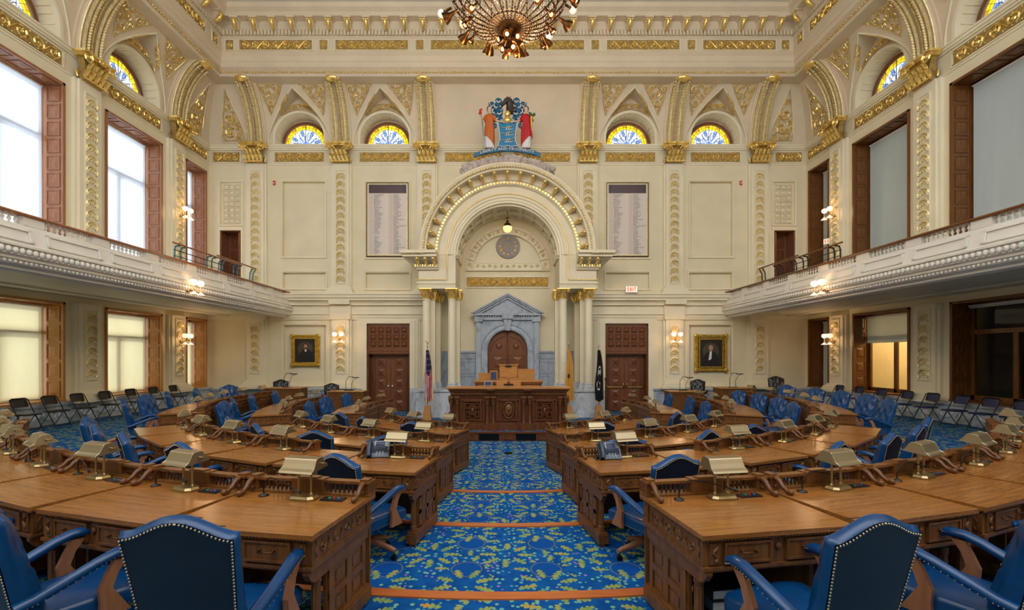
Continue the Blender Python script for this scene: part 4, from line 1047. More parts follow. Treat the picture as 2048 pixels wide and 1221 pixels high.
for sg in (-1, 1):
    t = thing('voting_board', 'framed roll-call board with two columns of names above the %s doors' % ('white-knobbed' if sg < 0 else 'push-bar'), 'board', (sg*4.92, D+.02, 6.40), group='roll-call boards beside the arch')
    m = MB().use('board_cream'); m.box(-.82, .82, -.04, .05, .04, 2.98); obj('panel', m, t)
    m = MB().use('carved_oak'); frame_rect(m, -.86, .86, .0, 3.02, .025, -.10, .0); m.use('pale_gilt'); frame_rect(m, -.83, .83, .03, 2.99, .03, -.07, 0); obj('frame', m, t)
    m = MB().use('board_dark'); m.box(-.76, .76, -.06, -.04, 2.60, 2.94); m.use('black_plastic'); m.box(-.76, -.68, -.065, -.06, 2.60, 2.94); m.box(.68, .76, -.065, -.06, 2.60, 2.94); obj('display', m, t)
    for k in range(2):
        x = -.74+.80*k; m = MB().use('board_dot')
        for i in range(40):
            for j in range(3): m.box(x+.05*j, x+.05*j+.028, -.044, -.04, 2.54-.0637*i-.03, 2.54-.0637*i-.008)
        m.use('pale_gilt'); m.box(x+.70, x+.712, -.05, -.04, .06, 2.58)
        obj('tally_lights', m, t); obj('lettering', TXT[k], t, (x+.17, -.045, 2.55), fix=False)
for sg, u in ((-1, 9.9), (1, 9.9)):
    pass
# ------------------------------------------------------------------ members' desks
DD = .82; TOP = .80
def scroll_bracket(mb, x, y0, y1, z):      # console scroll lying from the gallery post down onto the top
    pts = [(x, y1, z+.085), (x, y1-.03, z+.095), (x, y1-.06, z+.08), (x, y1-.09, z+.045), (x, y0+.04, z+.02), (x, y0+.01, z+.018)]
    mb.tube(pts, [.016, .02, .02, .017, .016, .02], 6); mb.ball((x, y0+.012, z+.022), .026, 8, 5, (.8, 1, .9)); mb.tube([(x+.0, y1-.035+.022*cos(a), z+.045+.022*sin(a)) for a in [k*.9 for k in range(8)]], .009, 5)
SPIN = [None]
def make_desk(R, dphi, label, plain=False, ends=(False, False)):
    hf = math.tan(dphi/2)*(R-DD)-.005; hn = min(math.tan(dphi/2)*R-.02, hf*1.015 if R > 7 else hf*1.10)
    def hw(y): return hf+(hn-hf)*(.41-y)/.82
    def tb(m, sa, oa, sb, ob, y0, y1, z0, z1):     # box whose sides follow the taper: x = s*hw(y)+o
        p = lambda s, o, y, z: (s*hw(y)+o, y, z)
        m.hexa([p(sa, oa, y0, z0), p(sb, ob, y0, z0), p(sb, ob, y1, z0), p(sa, oa, y1, z0), p(sa, oa, y0, z1), p(sb, ob, y0, z1), p(sb, ob, y1, z1), p(sa, oa, y1, z1)])
    t = thing('desk', label, 'desk')
    yn, yf = -.41, .41
    m = MB().use('top_wood')
    tb(m, -1, 0, 1, 0, yn, yf, .772, TOP)
    m.use('oak'); tb(m, -1, .008, 1, -.008, yn+.008, yf-.008, .76, .772)
    obj('desktop', m, t)
    m = MB().use('carved_oak'); 
    n = int(2*hw(yn)/.022)
    for i in range(n): m.ball((-hw(yn)+2*hw(yn)*(i+.5)/n, yn+.006, .764), .0085, 4, 2)
    for s in (-1, 1):
        for i in range(36): y = yn+DD*(i+.5)/36; m.ball((s*(hw(y)-.004), y, .764), .0085, 4, 2)
    obj('bead_trim', m, t, kind='stuff')
    # apron
    m = MB().use('oak'); tb(m, -1, .03, 1, -.03, yn+.03, yf-.02, .60, .76); tb(m, -1, .015, 1, -.015, yn+.015, yf-.005, .585, .605); tb(m, -1, .022, 1, -.022, yn+.022, yf-.01, .573, .585)
    m.use('carved_oak')
    for s in (-1, 1):
        x = s*(hw(yn)-.09); m.box(x-.035, x+.035, yn+.018, yn+.03, .622, .745)
        m.tube([(x+.014*sin(k*1.1), yn+.014, .64+.012*k) for k in range(9)], .008, 4)
    m.ball((0, yn+.024, .70), .022, 8, 4, (1, .4, 1))
    obj('apron', m, t)
    W_ = hw(yn)-.15
    for s in (-1, 1):
        m = MB().use('oak'); x0, x1 = sorted((s*.05, s*W_)); m.box(x0, x1, yn+.018, yn+.03, .62, .745); frame_rect(m, x0, x1, .62, .745, .014, yn+.010, yn+.02)
        d = obj('drawer', m, t); m = MB().use('dark_bronze'); xc = (x0+x1)/2; m.tube([(xc-.045, yn+.018, .69), (xc-.045, yn-.004, .684), (xc+.045, yn-.004, .684), (xc+.045, yn+.018, .69)], .0045, 5); m.ball((xc-.045, yn+.016, .69), .009, 6, 3); m.ball((xc+.045, yn+.016, .69), .009, 6, 3)
        obj('handle', m, d)
    # carved sides, skirt boards, side panels, columns, plinths
    for s in (-1, 1):
        th = atan2(1, math.tan(dphi/2)); M = lambda x, y, o, s=s: (s*(hw(x)-.028+o), x, y)
        m = MB().use('oak')
        for (a, b_, c_, d_) in ((yn+.03, yn+.10, .605, .76), (yf-.10, yf-.03, .605, .76)): tb(m, s, -s*.03, s, -s*.018, a, b_, c_, d_)
        tb(m, s, -s*.03, s, -s*.018, yn+.03, yf-.03, .745, .76); tb(m, s, -s*.03, s, -s*.018, yn+.03, yf-.03, .605, .618)
        m.use('carved_oak')
        for k in range(4):
            yc = yn+.19+.148*k; spiral(m, M, yc-.03, .682, .036, 1.3, 1 if k % 2 else -1, k*1.5, .2, 11); m.tube([M(yc+.02, .65, 0), M(yc+.045, .69, .004), M(yc+.03, .715, 0)], [.006, .010, .004], 4)
        for yy in (yn+.065, yf-.065): m.tube([M(yy+.008*sin(k*1.2), .63+.014*k, .012) for k in range(9)], .006, 4)
        obj('carved_frieze', m, t)
        sp = MB().use('oak')
        p = [(yn+.02, .573), (yn+.02, .555), (yn+.05, .51), (yn+.09, .49), (yf-.06, .49), (yf-.03, .573)]
        for q in (0, 1): pass
        a = sp.P([(s*(hw(y)-.035), y, z) for y, z in p]); b_ = sp.P([(s*(hw(y)-.075), y, z) for y, z in p]); n = len(p)
        sp.F(tuple(range(a, a+n))); sp.F(tuple(range(b_+n-1, b_-1, -1)))
        for k in range(n): sp.F((a+k, b_+k, b_+(k+1) % n, a+(k+1) % n))
        tb(sp, s, -s*.085, s, -s*.06, -.16, .34, .10, .50)
        ps = [(-.15, -.09), (.07, .13), (.29, .34)]
        for (a0, b0) in ps: tb(sp, s, -s*.062, s, -s*.045, a0, b0, .10, .50)
        for (z0, z1) in ((.10, .155), (.285, .33), (.46, .50)): tb(sp, s, -s*.062, s, -s*.045, -.15, .34, z0, z1)
        P_ = obj('side_panel', sp, t)
        if ends[0 if s < 0 else 1]:
            for (a0, b0) in ((-.09, .07), (.13, .29)):
                for (z0, z1) in ((.155, .285), (.33, .46)):
                    q = MB().use('oak'); tb(q, s, -s*.06, s, -s*.055, a0+.008, b0-.008, z0+.008, z1-.008); tb(q, s, -s*.058, s, -s*.050, a0+.03, b0-.03, z0+.03, z1-.03); obj('panel', q, P_)
        q = MB().use('oak'); tb(q, s, -s*.13, s, -s*.02, -.32, .385, .03, .12); tb(q, s, -s*.12, s, -s*.03, -.31, .375, .12, .14)
        for yy in (-.28, .34): x = s*(hw(yy)-.075); q.lathe([(.03, 0), (.038, .015), (.03, .03)], x, yy, 0, 8)
        obj('plinth', q, t)
        q = MB().use('oak'); x = s*(hw(-.25)-.075); pr = [(.034, .14), (.038, .155), (.030, .17), (.036, .19), (.026, .205)]; q.lathe(pr, x, -.25, 0, 12); q.lathe([(.026, .205), (.025, .44)], x, -.25, 0, 12); q.lathe([(.026, .44), (.034, .46), (.030, .475), (.04, .50)], x, -.25, 0, 12)
        for k in range(8): a = 2*pi*k/8; q.tube([(x+.025*cos(a), -.25+.025*sin(a), .21), (x+.025*cos(a), -.25+.025*sin(a), .435)], .0045, 4)
        obj('colonnette', q, t)
    m = MB().use('oak'); tb(m, -1, .06, 1, -.06, .345, .375, .10, .60); 
    if not plain:
        for i in range(5): s0 = -.9+1.8*i/4; tb(m, s0, -.02, s0, .02, .373, .388, .12, .56)
        for z0, z1 in ((.12, .17), (.30, .34), (.52, .57)): tb(m, -1, .06, 1, -.06, .373, .388, z0, z1)
        m.use('carved_oak'); scroll_band(m, lambda x, y, o: (x, yf-.012+o, y), -hw(yf)+.09, hw(yf)-.09, .622, .745)
    obj('modesty_panel', m, t)
    if plain: return t
    # gallery
    G0, G1 = .885, .905
    m = MB().use('oak'); tb(m, -1, .0, 1, .0, .30, .41, TOP, TOP+.014); tb(m, -1, .02, 1, -.02, .325, .395, G0, G1)
    obj('gallery_rail', m, t)
    for s in (-1, 1):
        m = MB().use('oak'); tb(m, s, -s*.085, s, -s*.012, .315, .40, TOP+.014, G1-.002); tb(m, s, -s*.095, s, 0, .305, .41, G1-.012, G1+.004); tb(m, s, -s*.08, s, -s*.015, .32, .395, G1+.004, G1+.018); obj('gallery_post', m, t)
        m = MB().use('carved_oak'); x = s*(hw(.25)-.05); scroll_bracket(m, x, .16, .33, TOP); obj('scroll_bracket', m, t)
    m = MB().use('oak'); m.box(-.13, .13, .315, .40, TOP+.014, G1-.002); m.box(-.13, .13, .31, .405, G1-.01, G1+.008); m.box(-.075, .075, .325, .39, G1+.008, G1+.018); obj('gallery_block', m, t)
    m = MB().use('carved_oak')
    for s in (-1, 1):
        a, b_ = .15, hw(.36)-.10; n = max(2, int((b_-a)/.034))
        for i in range(n): m.lathe([(.006, .812), (.010, .822), (.012, .838), (.005, .85), (.011, .865), (.006, .886)], s*(a+(b_-a)*(i+.5)/n), .36, 0, 6, caps=False)
    m.use('oak'); obj('spindles', m, t, kind='stuff')
    return t
# ------------------------------------------------------------------ banker's lamp
def make_lamp(label):
    t = thing('desk_lamp', label, 'lamp')
    m = MB().use('brass')
    o8 = lambda a, b_, c_: [(-a, -b_+c_), (-a+c_, -b_), (a-c_, -b_), (a, -b_+c_), (a, b_-c_), (a-c_, b_), (-a+c_, b_), (-a, b_-c_)]
    for (z0, z1, k0, k1) in ((0, .012, 1, 1), (.012, .028, 1, .86)):
        m.grid([[(x*k0, y*k0, z0) for x, y in o8(.105, .062, .03)], [(x*k1, y*k1, z1) for x, y in o8(.105, .062, .03)]], closed=True)
    m.poly([(x*.86, y*.86, .028) for x, y in o8(.105, .062, .03)]); obj('base', m, t)
    for s in (-1, 1):
        m = MB().use('brass'); m.lathe([(.015, .028), (.015, .036), (.010, .042), (.0085, .05), (.0085, .24)], s*.052, .012, 0, 8); obj('post', m, t)
    m = MB().use('brass'); m.tube([(-.052, .012, .238), (.165, .012, .252)], .006, 6); m.tube([(.13, .012, .262), (.16, .0, .262), (.165, .03, .258), (.13, .045, .256)], .006, 6); obj('arm', m, t)
    m = MB().use('brushed_brass'); prof = [(-.098, .205), (-.090, .218), (-.066, .232), (-.050, .262), (-.036, .290), (-.030, .297), (.030, .305), (.048, .285), (.066, .250), (.092, .226)]
    def row(x, k=1): return [(x*(1+.35*max(0, (.30-z))/.1*.12), y, z) for y, z in prof]
    inner = [(y*.96, z-.004) for y, z in prof]
    m.smooth = False
    m.grid([row(-.128), row(.128)]); m.grid([[(-.126*(1+.35*max(0, (.30-z))/.1*.12), y, z) for y, z in inner], [(.126*(1+.35*max(0, (.30-z))/.1*.12), y, z) for y, z in inner]])
    for s in (-1, 1): m.poly(row(s*.128))
    m.tube([p for p in row(-.128)], .003, 4); m.tube([p for p in row(.128)], .003, 4)
    obj('shade', m, t, fix=False)
    return t
# ------------------------------------------------------------------ swivel armchair, seat faces +y
def make_chair(label):
    t = thing('swivel_armchair', label, 'chair')
    tilt = math.tan(radians(11)); Z0 = .40
    def topz(a): return .595+.080*(.5+.5*cos(pi*min(1, abs(a)*1.05)))**.85
    def width(b): return .225+.043*b
    def back(a, b): z = Z0+b*topz(a); return Vector((a*width(b), -.27-(z-Z0)*tilt, z))
    m = MB().use('blue_leather'); m.smooth = True; nx, nz = 20, 18; rows = []
    for j in range(nz+1):
        b = j/nz; row = []
        for i in range(nx+1):
            a = -1+2*i/nx; p = back(a, b); e = (1-abs(a)**5)*(1-b**7)*(1 if b > .05 else .8)
            th = .05+.075*e**.6 + .02*(1-abs(b-.25)*2 if b < .5 else 0)
            # diamond tufting on the inner back
            if .12 < b < .97 and abs(a) < .93:
                u = a*2.6; v = b*5.2; dt = min(hypot((u-q)*1.0, (v-(2*r_+(q % 2)))*.55) for q in range(-3, 4) for r_ in range(0, 4)); th -= .045*max(0, 1-dt/.46)
                th -= .007*max(0, 1-abs(((u+v) % 2)-1)/.14)*.6
            row.append((p.x*(1+.03*e), p.y+th, p.z+.022*max(0, (b-.8)/.2)))
        rows.append(row)
    m.grid(rows)
    # rolled sides joining the front cushion to the flat outer back
    edge_f = [rows[j][0] for j in range(nz+1)]+[rows[nz][i] for i in range(1, nx+1)]+[rows[j][nx] for j in range(nz-1, -1, -1)]
    eb = [back(-1, j/nz) for j in range(nz+1)]+[back(-1+2*i/nx, 1) for i in range(1, nx+1)]+[back(1, j/nz) for j in range(nz-1, -1, -1)]
    cz = Vector((0, -.3, .7)); mid = []
    for f_, b_ in zip(edge_f, eb):
        f_ = Vector(f_); c_ = (f_+b_)/2; o_ = c_-cz; o_.y = 0; o_.normalize(); mid.append(tuple(c_+o_*.018))
    m.grid([edge_f, mid, [tuple(p) for p in eb]])
    for k in range(1, 5):                      # pleats over the top
        a = -1+2*k/5; m.use('blue_leather_back'); p0 = Vector(back(a, .97))+Vector((0, .11, .01)); p2 = back(a, 1.0); m.tube([tuple(p0), tuple((p0+p2)/2+Vector((0, 0, .020))), tuple(p2+Vector((0, 0, .002)))], .0022, 4, caps=False); m.use('blue_leather')
    obj('backrest', m, t)
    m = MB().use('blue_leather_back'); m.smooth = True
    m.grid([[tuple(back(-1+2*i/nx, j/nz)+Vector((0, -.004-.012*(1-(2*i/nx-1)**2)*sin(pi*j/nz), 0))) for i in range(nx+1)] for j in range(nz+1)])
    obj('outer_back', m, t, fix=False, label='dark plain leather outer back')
    m = MB().use('nail_brass')
    pts = [back(-1, .02+.97*j/34) for j in range(35)]+[back(-1+2*i/30, 1) for i in range(1, 30)]+[back(1, .99-.97*j/34) for j in range(35)]
    for p in pts: m.ball(tuple(p+Vector((-.006*(1 if p.x > 0 else -1), -.006, -.006))), .0062, 5, 3)
    obj('nailheads', m, t, kind='stuff')
    # seat
    m = MB().use('blue_leather'); m.smooth = True; rows = []
    sx = lambda y: .235+.045*((y+.26)/.5)
    for j in range(9):
        y = -.24+.52*j/8; r_ = []
        for z, k in ((.355, .985), (.37, 1.0), (.43, 1.0), (.455, .97), (.47, .85), (.482, .5), (.485, 0), (.482, -.5), (.47, -.85), (.455, -.97), (.43, -1), (.37, -1), (.355, -.985)):
            e = 1 if 0 < j < 8 else .93
            r_.append((sx(y)*k*(e if abs(k) > .9 else 1), y, z if j not in (0, 8) or z < .44 else z-.022))
        rows.append(r_)
    m.grid(rows); m.poly(rows[0]); m.poly(rows[-1]); m.poly([(-.25, -.24, .355), (.25, -.24, .355), (.27, .28, .355), (-.27, .28, .355)])
    obj('seat', m, t)
    m = MB().use('nail_brass')
    for i in range(30): m.ball((-.27+.54*i/29, .282, .368), .005, 4, 2)
    for s in (-1, 1):
        for i in range(24): y = -.2+.48*i/23; m.ball((s*(sx(y)+.002), y, .366), .005, 4, 2)
    obj('seat_nailheads', m, t, kind='stuff')
    for s in (-1, 1):
        m = MB().use('blue_leather'); pts = [(s*.262, -.30, .545), (s*.268, -.22, .565), (s*.285, -.10, .615), (s*.295, .02, .665), (s*.295, .10, .690), (s*.29, .17, .690), (s*.288, .205, .675)]
        m.tube(pts, [.036, .036, .036, .036, .037, .038, .030], 10, flat=.8); m.ball(pts[-1], .034, 8, 5, (1, .8, .8)); A = obj('armrest', m, t)
        m = MB().use('nail_brass')
        for i in range(26):
            q = i/25*(len(pts)-1); k = min(int(q), len(pts)-2); f_ = q-k; p = Vector(pts[k])*(1-f_)+Vector(pts[k+1])*f_; m.ball(tuple(p+Vector((s*.036, 0, -.014))), .0048, 4, 2)
        obj('arm_nailheads', m, A, kind='stuff')
        m = MB().use('nosing_wood' if False else 'shutter_wood'); z = [.34, .42, .50, .58, .655]; y = [.10, .08, .055, .085, .13]
        rows = []
        for zz, yy, h in zip(z, y, (.075, .05, .032, .028, .035)): rows.append([(s*.292-.016, yy-h, zz), (s*.292+.016, yy-h, zz), (s*.292+.016, yy+h, zz), (s*.292-.016, yy+h, zz)])
        m.grid(rows, closed=True); m.poly(rows[0]); obj('arm_support', m, A)
    m = MB().use('black_metal'); m.lathe([(.035, .14), (.035, .26), (.022, .26), (.022, .34)], n=10); m.box(-.12, .12, -.14, .14, .335, .355); obj('swivel_column', m, t)
    for k in range(5):
        a = 2*pi*k/5+.3; c_, s_ = cos(a), sin(a); m = MB().use('shutter_wood')
        m.tube([(0, 0, .17), (.10*c_, .10*s_, .165), (.20*c_, .20*s_, .13), (.27*c_, .27*s_, .105), (.30*c_, .30*s_, .09)], [.038, .036, .032, .030, .026], 8, flat=.8); L = obj('leg', m, t)
        m = MB().use('black_metal'); m.tube([(.29*c_, .29*s_, .09), (.29*c_, .29*s_, .05)], .008, 5); m.tube([(.29*c_-.018*s_, .29*s_+.018*c_, .028), (.29*c_+.018*s_, .29*s_-.018*c_, .028)], .028, 10); obj('caster', m, L)
    return t
# ------------------------------------------------------------------ desk clutter
def make_keypad(label):
    t = thing('voting_keypad', label, 'keypad')
    m = MB().use('black_plastic'); m.box(-.085, .085, -.04, .04, 0, .008); obj('plate', m, t)
    for k, c_ in enumerate(('green_button', 'red_button', 'blue_button')): m = MB().use(c_); m.lathe([(.010, .008), (.010, .014)], -.03+.035*k, .0, 0, 8); obj('button', m, t)
    return t
def make_mic(label):
    t = thing('gooseneck_microphone', label, 'microphone')
    m = MB().use('black_plastic'); m.lathe([(.035, 0), (.036, .006), (.02, .012), (.010, .02)], n=12); obj('base', m, t)
    m = MB().use('black_metal'); pts = [(0, 0, .015), (.0, 0, .06), (.02, -.005, .11), (.08, -.01, .145), (.16, -.015, .14), (.27, -.02, .115), (.36, -.03, .09)]
    m.tube(pts, .0045, 6); obj('gooseneck', m, t)
    m = MB().use('black_plastic'); m.tube([(.35, -.03, .093), (.40, -.033, .08)], .010, 8); obj('capsule', m, t)
    return t
# ------------------------------------------------------------------ place rows
SIDE = {-1: 'sunlit-window side', 1: 'dark-window side'}
ORD = ['first', 'second', 'third', 'fourth', 'fifth', 'sixth', 'seventh']
ROWS = [  # name, yc, R near, phi start, dphi, n, tier z, filler after
    ('back row', 12.50, 9.97, 6.20, 6.32, 7, .45), ('second row from back', 12.50, 7.97, 6.40, 7.85, 5, .30), ('third row from back', 12.50, 6.20, 8.8, 10.2, 4, .15), ('row nearest the rostrum', 12.50, 4.05, 13.6, 15.3, 3, 0.0)]
SROWS = [('outer side row', 13.2, 8.20, 61.0, 7.6, 5, .30), ('middle side row', 13.2, 6.52, 61.5, 9.7, 4, .15), ('inner side row', 13.2, 4.78, 71.5, 13.6, 3, 0.0)]
lampT = padT = micT = chairT = None
def first_or(tree_holder, maker, loc, rz, label, group):
    if tree_holder[0] is None:
        o = maker(label); KIDS.clear(); tree_holder[0] = snapshot(o); o.location = loc; o.rotation_euler = (0, 0, rz); o['group'] = group; return o
    return place(tree_holder[0], loc, rz, label, group)
HL, HP, HM, HC = [None], [None], [None], [None]
rnd = random.Random(4)
for block, (rows) in enumerate((ROWS, SROWS)):
    for ri, (rn, yc, R, p0, dp, n, tz) in enumerate(rows):
        proto = {}
        for sg in (-1, 1):
            phi = p0
            for k in range(n):
                if block == 0 and ri == 1 and k == 1: phi += 5.0
                ph = sg*radians(phi+dp/2); phi += dp; Rm = R-DD/2
                loc = (Rm*sin(ph), yc-Rm*cos(ph), tz)
                key = 'end' if (k == 0 or k == n-1) else 'mid'
                if ri == 1 and block == 0 and k in (0, 1): key = 'end'
                lab = 'oak desk, %s in the %s on the %s' % (ORD[k]+(' from the aisle' if block == 0 else ''), rn, SIDE[sg])
                grp = 'oak desks of the %s' % rn
                if key not in proto:
                    o = make_desk(R, radians(dp), lab, ends=(key == 'end', key == 'end')); KIDS.clear(); proto[key] = snapshot(o); o.location = loc; o.rotation_euler = (0, 0, ph); o['group'] = grp
                else: place(proto[key], loc, ph, lab, grp)
                U = Vector((sin(ph), -cos(ph), 0)); T = Vector((cos(ph), sin(ph), 0)); c0 = Vector(loc); zt = TOP+.0005
                where = 'on the %s desk of the %s, %s' % (ORD[k], rn, SIDE[sg])
                q = c0-U*.205+Vector((0, 0, zt))+T*(.045)
                first_or(HL, make_lamp, q, ph+rnd.uniform(-.12, .12)+(pi if sg > 0 and False else 0), 'brass banker lamp '+where, 'brass desk lamps')
                q = c0-U*.22+Vector((0, 0, zt))+T*(.27 if True else 0); first_or(HP, make_keypad, q, ph, 'black voting keypad '+where, 'voting keypads')
                q = c0-U*.22+Vector((0, 0, zt))-T*(.29); first_or(HM, make_mic, q, ph+rnd.uniform(-.3, .25), 'black gooseneck microphone '+where, 'desk microphones')
                # chair
                if block == 0:
                    cr = R+.21; jit = rnd.uniform(-.25, .25); dx = rnd.uniform(-.06, .06)
                else: cr = R+.32; jit = rnd.uniform(-.5, .5); dx = rnd.uniform(-.08, .08)
                SP = {(0, 0, -1, 0): (.0, .14, .15), (0, 0, -1, 1): (.0, -.22, .17), (0, 0, 1, 0): (.02, .12, -.06), (0, 0, 1, 1): (.03, .16, -.06), (0, 1, -1, 0): (.02, -.30, .08), (0, 1, 1, 0): (.05, .25, -.10)}
                if (block, ri, sg, k) in SP: a_, jit, dx = SP[(block, ri, sg, k)]; cr = R+.20+a_
                q = Vector((cr*sin(ph), yc-cr*cos(ph), tz))+T*dx
                first_or(HC, make_chair, q, ph+jit, 'blue leather swivel chair at the %s desk of the %s, %s' % (ORD[k], rn, SIDE[sg]), 'blue leather chairs of the %s' % rn)
# plain filler tables in the second row
for sg in (-1, 1):
    R = 7.97; ph = sg*radians(6.40+7.85+2.5)
    o = make_desk(R, radians(5.0), 'narrow plain oak table between two desks, %s' % SIDE[sg], plain=True); o['group'] = 'plain filler tables'; o.name = 'filler_table'
    o.location = ((R-.41)*sin(ph), 12.5-(R-.41)*cos(ph), .30); o.rotation_euler = (0, 0, ph)
# ------------------------------------------------------------------ folding chairs along the side walls
def make_folding(label, mt='black_vinyl'):
    t = thing('folding_chair', label, 'chair')
    for s in (-1, 1):
        m = MB().use('black_metal'); m.tube([(s*.20, .24, 0), (s*.205, .02, .40), (s*.205, -.17, .78)], .012, 6); obj('frame_leg', m, t, label=None) if False else obj('leg', m, t)
        m = MB().use('steel_glint'); m.tube([(s*.185, -.24, 0), (s*.185, .0, .36), (s*.185, .06, .44)], .011, 6); obj('leg', m, t)
    m = MB().use('black_metal'); m.tube([(-.19, .2, .08), (.19, .2, .08)], .009, 5); m.tube([(-.18, -.2, .06), (.18, -.2, .06)], .009, 5); m.tube([(-.205, -.17, .78), (-.15, -.185, .815), (.15, -.185, .815), (.205, -.17, .78)], .012, 6); obj('cross_bar', m, t)
    m = MB().use(mt); m.smooth = True; rows = []
    for (z, k) in ((.415, .94), (.425, 1), (.445, 1), (.455, .9)): rows.append([(x*k, y*k+.03, z) for x, y in [(-.19, -.17), (-.20, 0), (-.20, .16), (-.16, .21), (.16, .21), (.20, .16), (.20, 0), (.19, -.17)]])
    m.grid(rows, closed=True); m.poly(rows[0]); m.poly(rows[-1]); obj('seat', m, t)
    m = MB().use(mt); m.smooth = True; rows = []
    for z, hw_ in ((.60, .17), (.615, .19), (.70, .20), (.78, .195), (.81, .16)):
        rows.append([(x*hw_, -.125-(z-.6)*.35-.03*(1-x*x)-d_, z) for x, d_ in ((-1, 0), (-.5, -.012), (0, -.014), (.5, -.012), (1, 0), (.5, .012), (0, .014), (-.5, .012))])
    m.grid(rows, closed=True); m.poly(rows[0]); m.poly(rows[-1]); obj('backrest', m, t)
    return t
for sg in (-1, 1):
    HF = [None]
    ys = [8.0, 8.72, 9.44, 10.15, 10.88, 11.6, 12.35, 13.2, 14.1, 15.0, 15.9] if sg < 0 else [8.3, 8.95, 9.62, 10.3, 11.0, 11.7, 12.5, 13.3, 14.2, 15.1, 16.0]
    for k, y in enumerate(ys):
        first_or(HF, lambda l: make_folding(l, 'black_vinyl' if sg < 0 else 'navy_vinyl'), (sg*(XW-.62), y, tier_z(sg*(XW-.62), y)), -sg*pi/2*-1 + (0.0), '%s folding chair number %s from the near end along the %s wall' % ('black' if sg < 0 else 'navy', ['one', 'two', 'three', 'four', 'five', 'six', 'seven', 'eight', 'nine', 'ten', 'eleven'][k], 'sunlit-window' if sg < 0 else 'dark-window'), 'folding chairs along the %s wall' % ('sunlit-window' if sg < 0 else 'dark-window'))
# ------------------------------------------------------------------ rostrum on its carpeted platform
YR = 12.40
m = MB().use('carpet'); m.box(-2.15, 2.15, 12.16, 17.0, .0, .245); obj('floor_platform', m, **STRUCT)
t = thing('platform_front', 'dark vented wooden riser along the carpet edge under the rostrum', 'riser', (0, 12.14, 0))
m = MB().use('rostrum_wood'); m.box(-2.2, 2.2, -.04, .02, .21, .26); m.box(-2.2, 2.2, 0, .02, 0, .22); obj('frame', m, t)
for k in range(9):
    x = -2.0+.5*k
    if k % 2 == 0:
        m = MB().use('rostrum_wood'); m.box(x-.19, x+.19, -.02, 0, .02, .20); frame_rect(m, x-.13, x+.13, .05, .17, .02, -.035, -.02); obj('panel', m, t)
    else:
        m = MB().use('black_metal'); m.box(x-.27, x+.27, -.008, .0, .02, .20); [m.box(x-.26, x+.26, -.014, -.006, .03+.02*i, .038+.02*i) for i in range(8)]; obj('vent_grille', m, t)
t = thing('rostrum_desk', 'large carved dark oak rostrum front with paired columns and central medallion', 'desk', (.03, YR, .245))
zb = 0.0
m = MB().use('rostrum_wood'); m.box(-1.62, 1.62, .12, .6, .0, 1.10); obj('body', m, t)
m = MB().use('honey_wood'); m.box(-1.72, 1.72, -.04, .66, 1.15, 1.185); m.use('rostrum_wood'); m.box(-1.69, 1.69, -.02, .65, 1.12, 1.15); m.box(-1.65, 1.65, .02, .64, 1.07, 1.12)
for k in range(2): m.box(*sorted(((-1)**k*.42, (-1)**k*.62)), -.08, .1, 1.10, 1.15)
obj('top', m, t)
m = MB().use('carved_oak'); m.box(-1.60, 1.60, .06, .14, .98, 1.07)
scroll_band(m, lambda x, y, o: (x, .055-o, y), -1.55, 1.55, .99, 1.06); obj('carved_frieze', m, t)
m = MB().use('rostrum_wood'); m.box(-1.66, 1.66, .02, .62, .0, .16); m.box(-1.63, 1.63, .05, .62, .16, .22)
for x in (-1.50, -.50, .50, 1.50): m.box(x-.2, x+.2, -.06, .1, 0, .15); m.box(x-.19, x+.19, -.04, .1, .15, .19)
obj('base', m, t)
m = MB().use('rostrum_wood')
m.lathe([(.055, 0), (.055, .03), (.04, .05), (.045, .07), (.035, .09), (.033, .5), (.036, .52), (.05, .54), (.04, .56)], n=12); m.use('carved_oak')
for k in range(6): a = pi/3*k; m.tube([(.035*cos(a), .035*sin(a), .56), (.055*cos(a), .055*sin(a), .63), (.07*cos(a), .07*sin(a), .68)], [.016, .018, .01], 4)
m.lathe([(.036, .56), (.05, .7)], n=8); m.box(-.07, .07, -.07, .07, .70, .76); colm = m.mesh('column')
for x in (-1.59, -1.42, -.59, -.42, .42, .59, 1.42, 1.59): obj('column', colm, t, (x, .03, .19))
for sx_ in (-1, 1):
    m = MB().use('rostrum_wood'); x = sx_*1.0; frame_rect(m, x-.34, x+.34, .24, .86, .04, .07, .12); frame_rect(m, x-.24, x+.24, .28, .82, .03, .05, .12)
    for s1 in (-1, 1):
        for s2 in (-1, 1): frame_rect(m, *sorted((x+s1*.05, x+s1*.19)), *sorted((.55+s2*.05, .55+s2*.20)), .02, .04, .1)
    frame_rect(m, x-.10, x+.10, .42, .68, .022, .03, .1); m.box(x-.045, x+.045, .045, .1, .46, .64); m.use('carved_oak'); m.ball((x, .05, .55), .05, 6, 4, (.8, .6, 1.4)); scroll_band(m, lambda a, b_, o: (a, .09-o, b_), x-.3, x+.3, .88, .97); obj('maze_panel', m, t)
m = MB().use('rostrum_wood'); frame_rect(m, -.33, .33, .24, .86, .04, .07, .12); frame_rect(m, -.22, .22, .26, .84, .03, .05, .12); m.use('carved_oak')
m.tube([(.14*cos(a), .06, .55+.22*sin(a)) for a in [2*pi*k/24 for k in range(24)]], .022, 6, closed=True); m.ball((0, .07, .55), .12, 12, 6, (1, .4, 1.5)); m.ball((0, .03, .58), .05, 8, 5, (1, .8, 1.2))
for k in range(8): a = pi/4*k+.4; spiral(m, lambda x, y, o: (x, .06-o, y), .19*cos(a), .55+.25*sin(a), .035, 1.2, 1, a)
scroll_band(m, lambda a, b_, o: (a, .09-o, b_), -.3, .3, .88, .97); obj('medallion_panel', m, t)
t = thing('clerk_desk', 'low honey oak desk tier with small centre stand behind the rostrum top', 'desk', (.03, 13.62, 1.02))
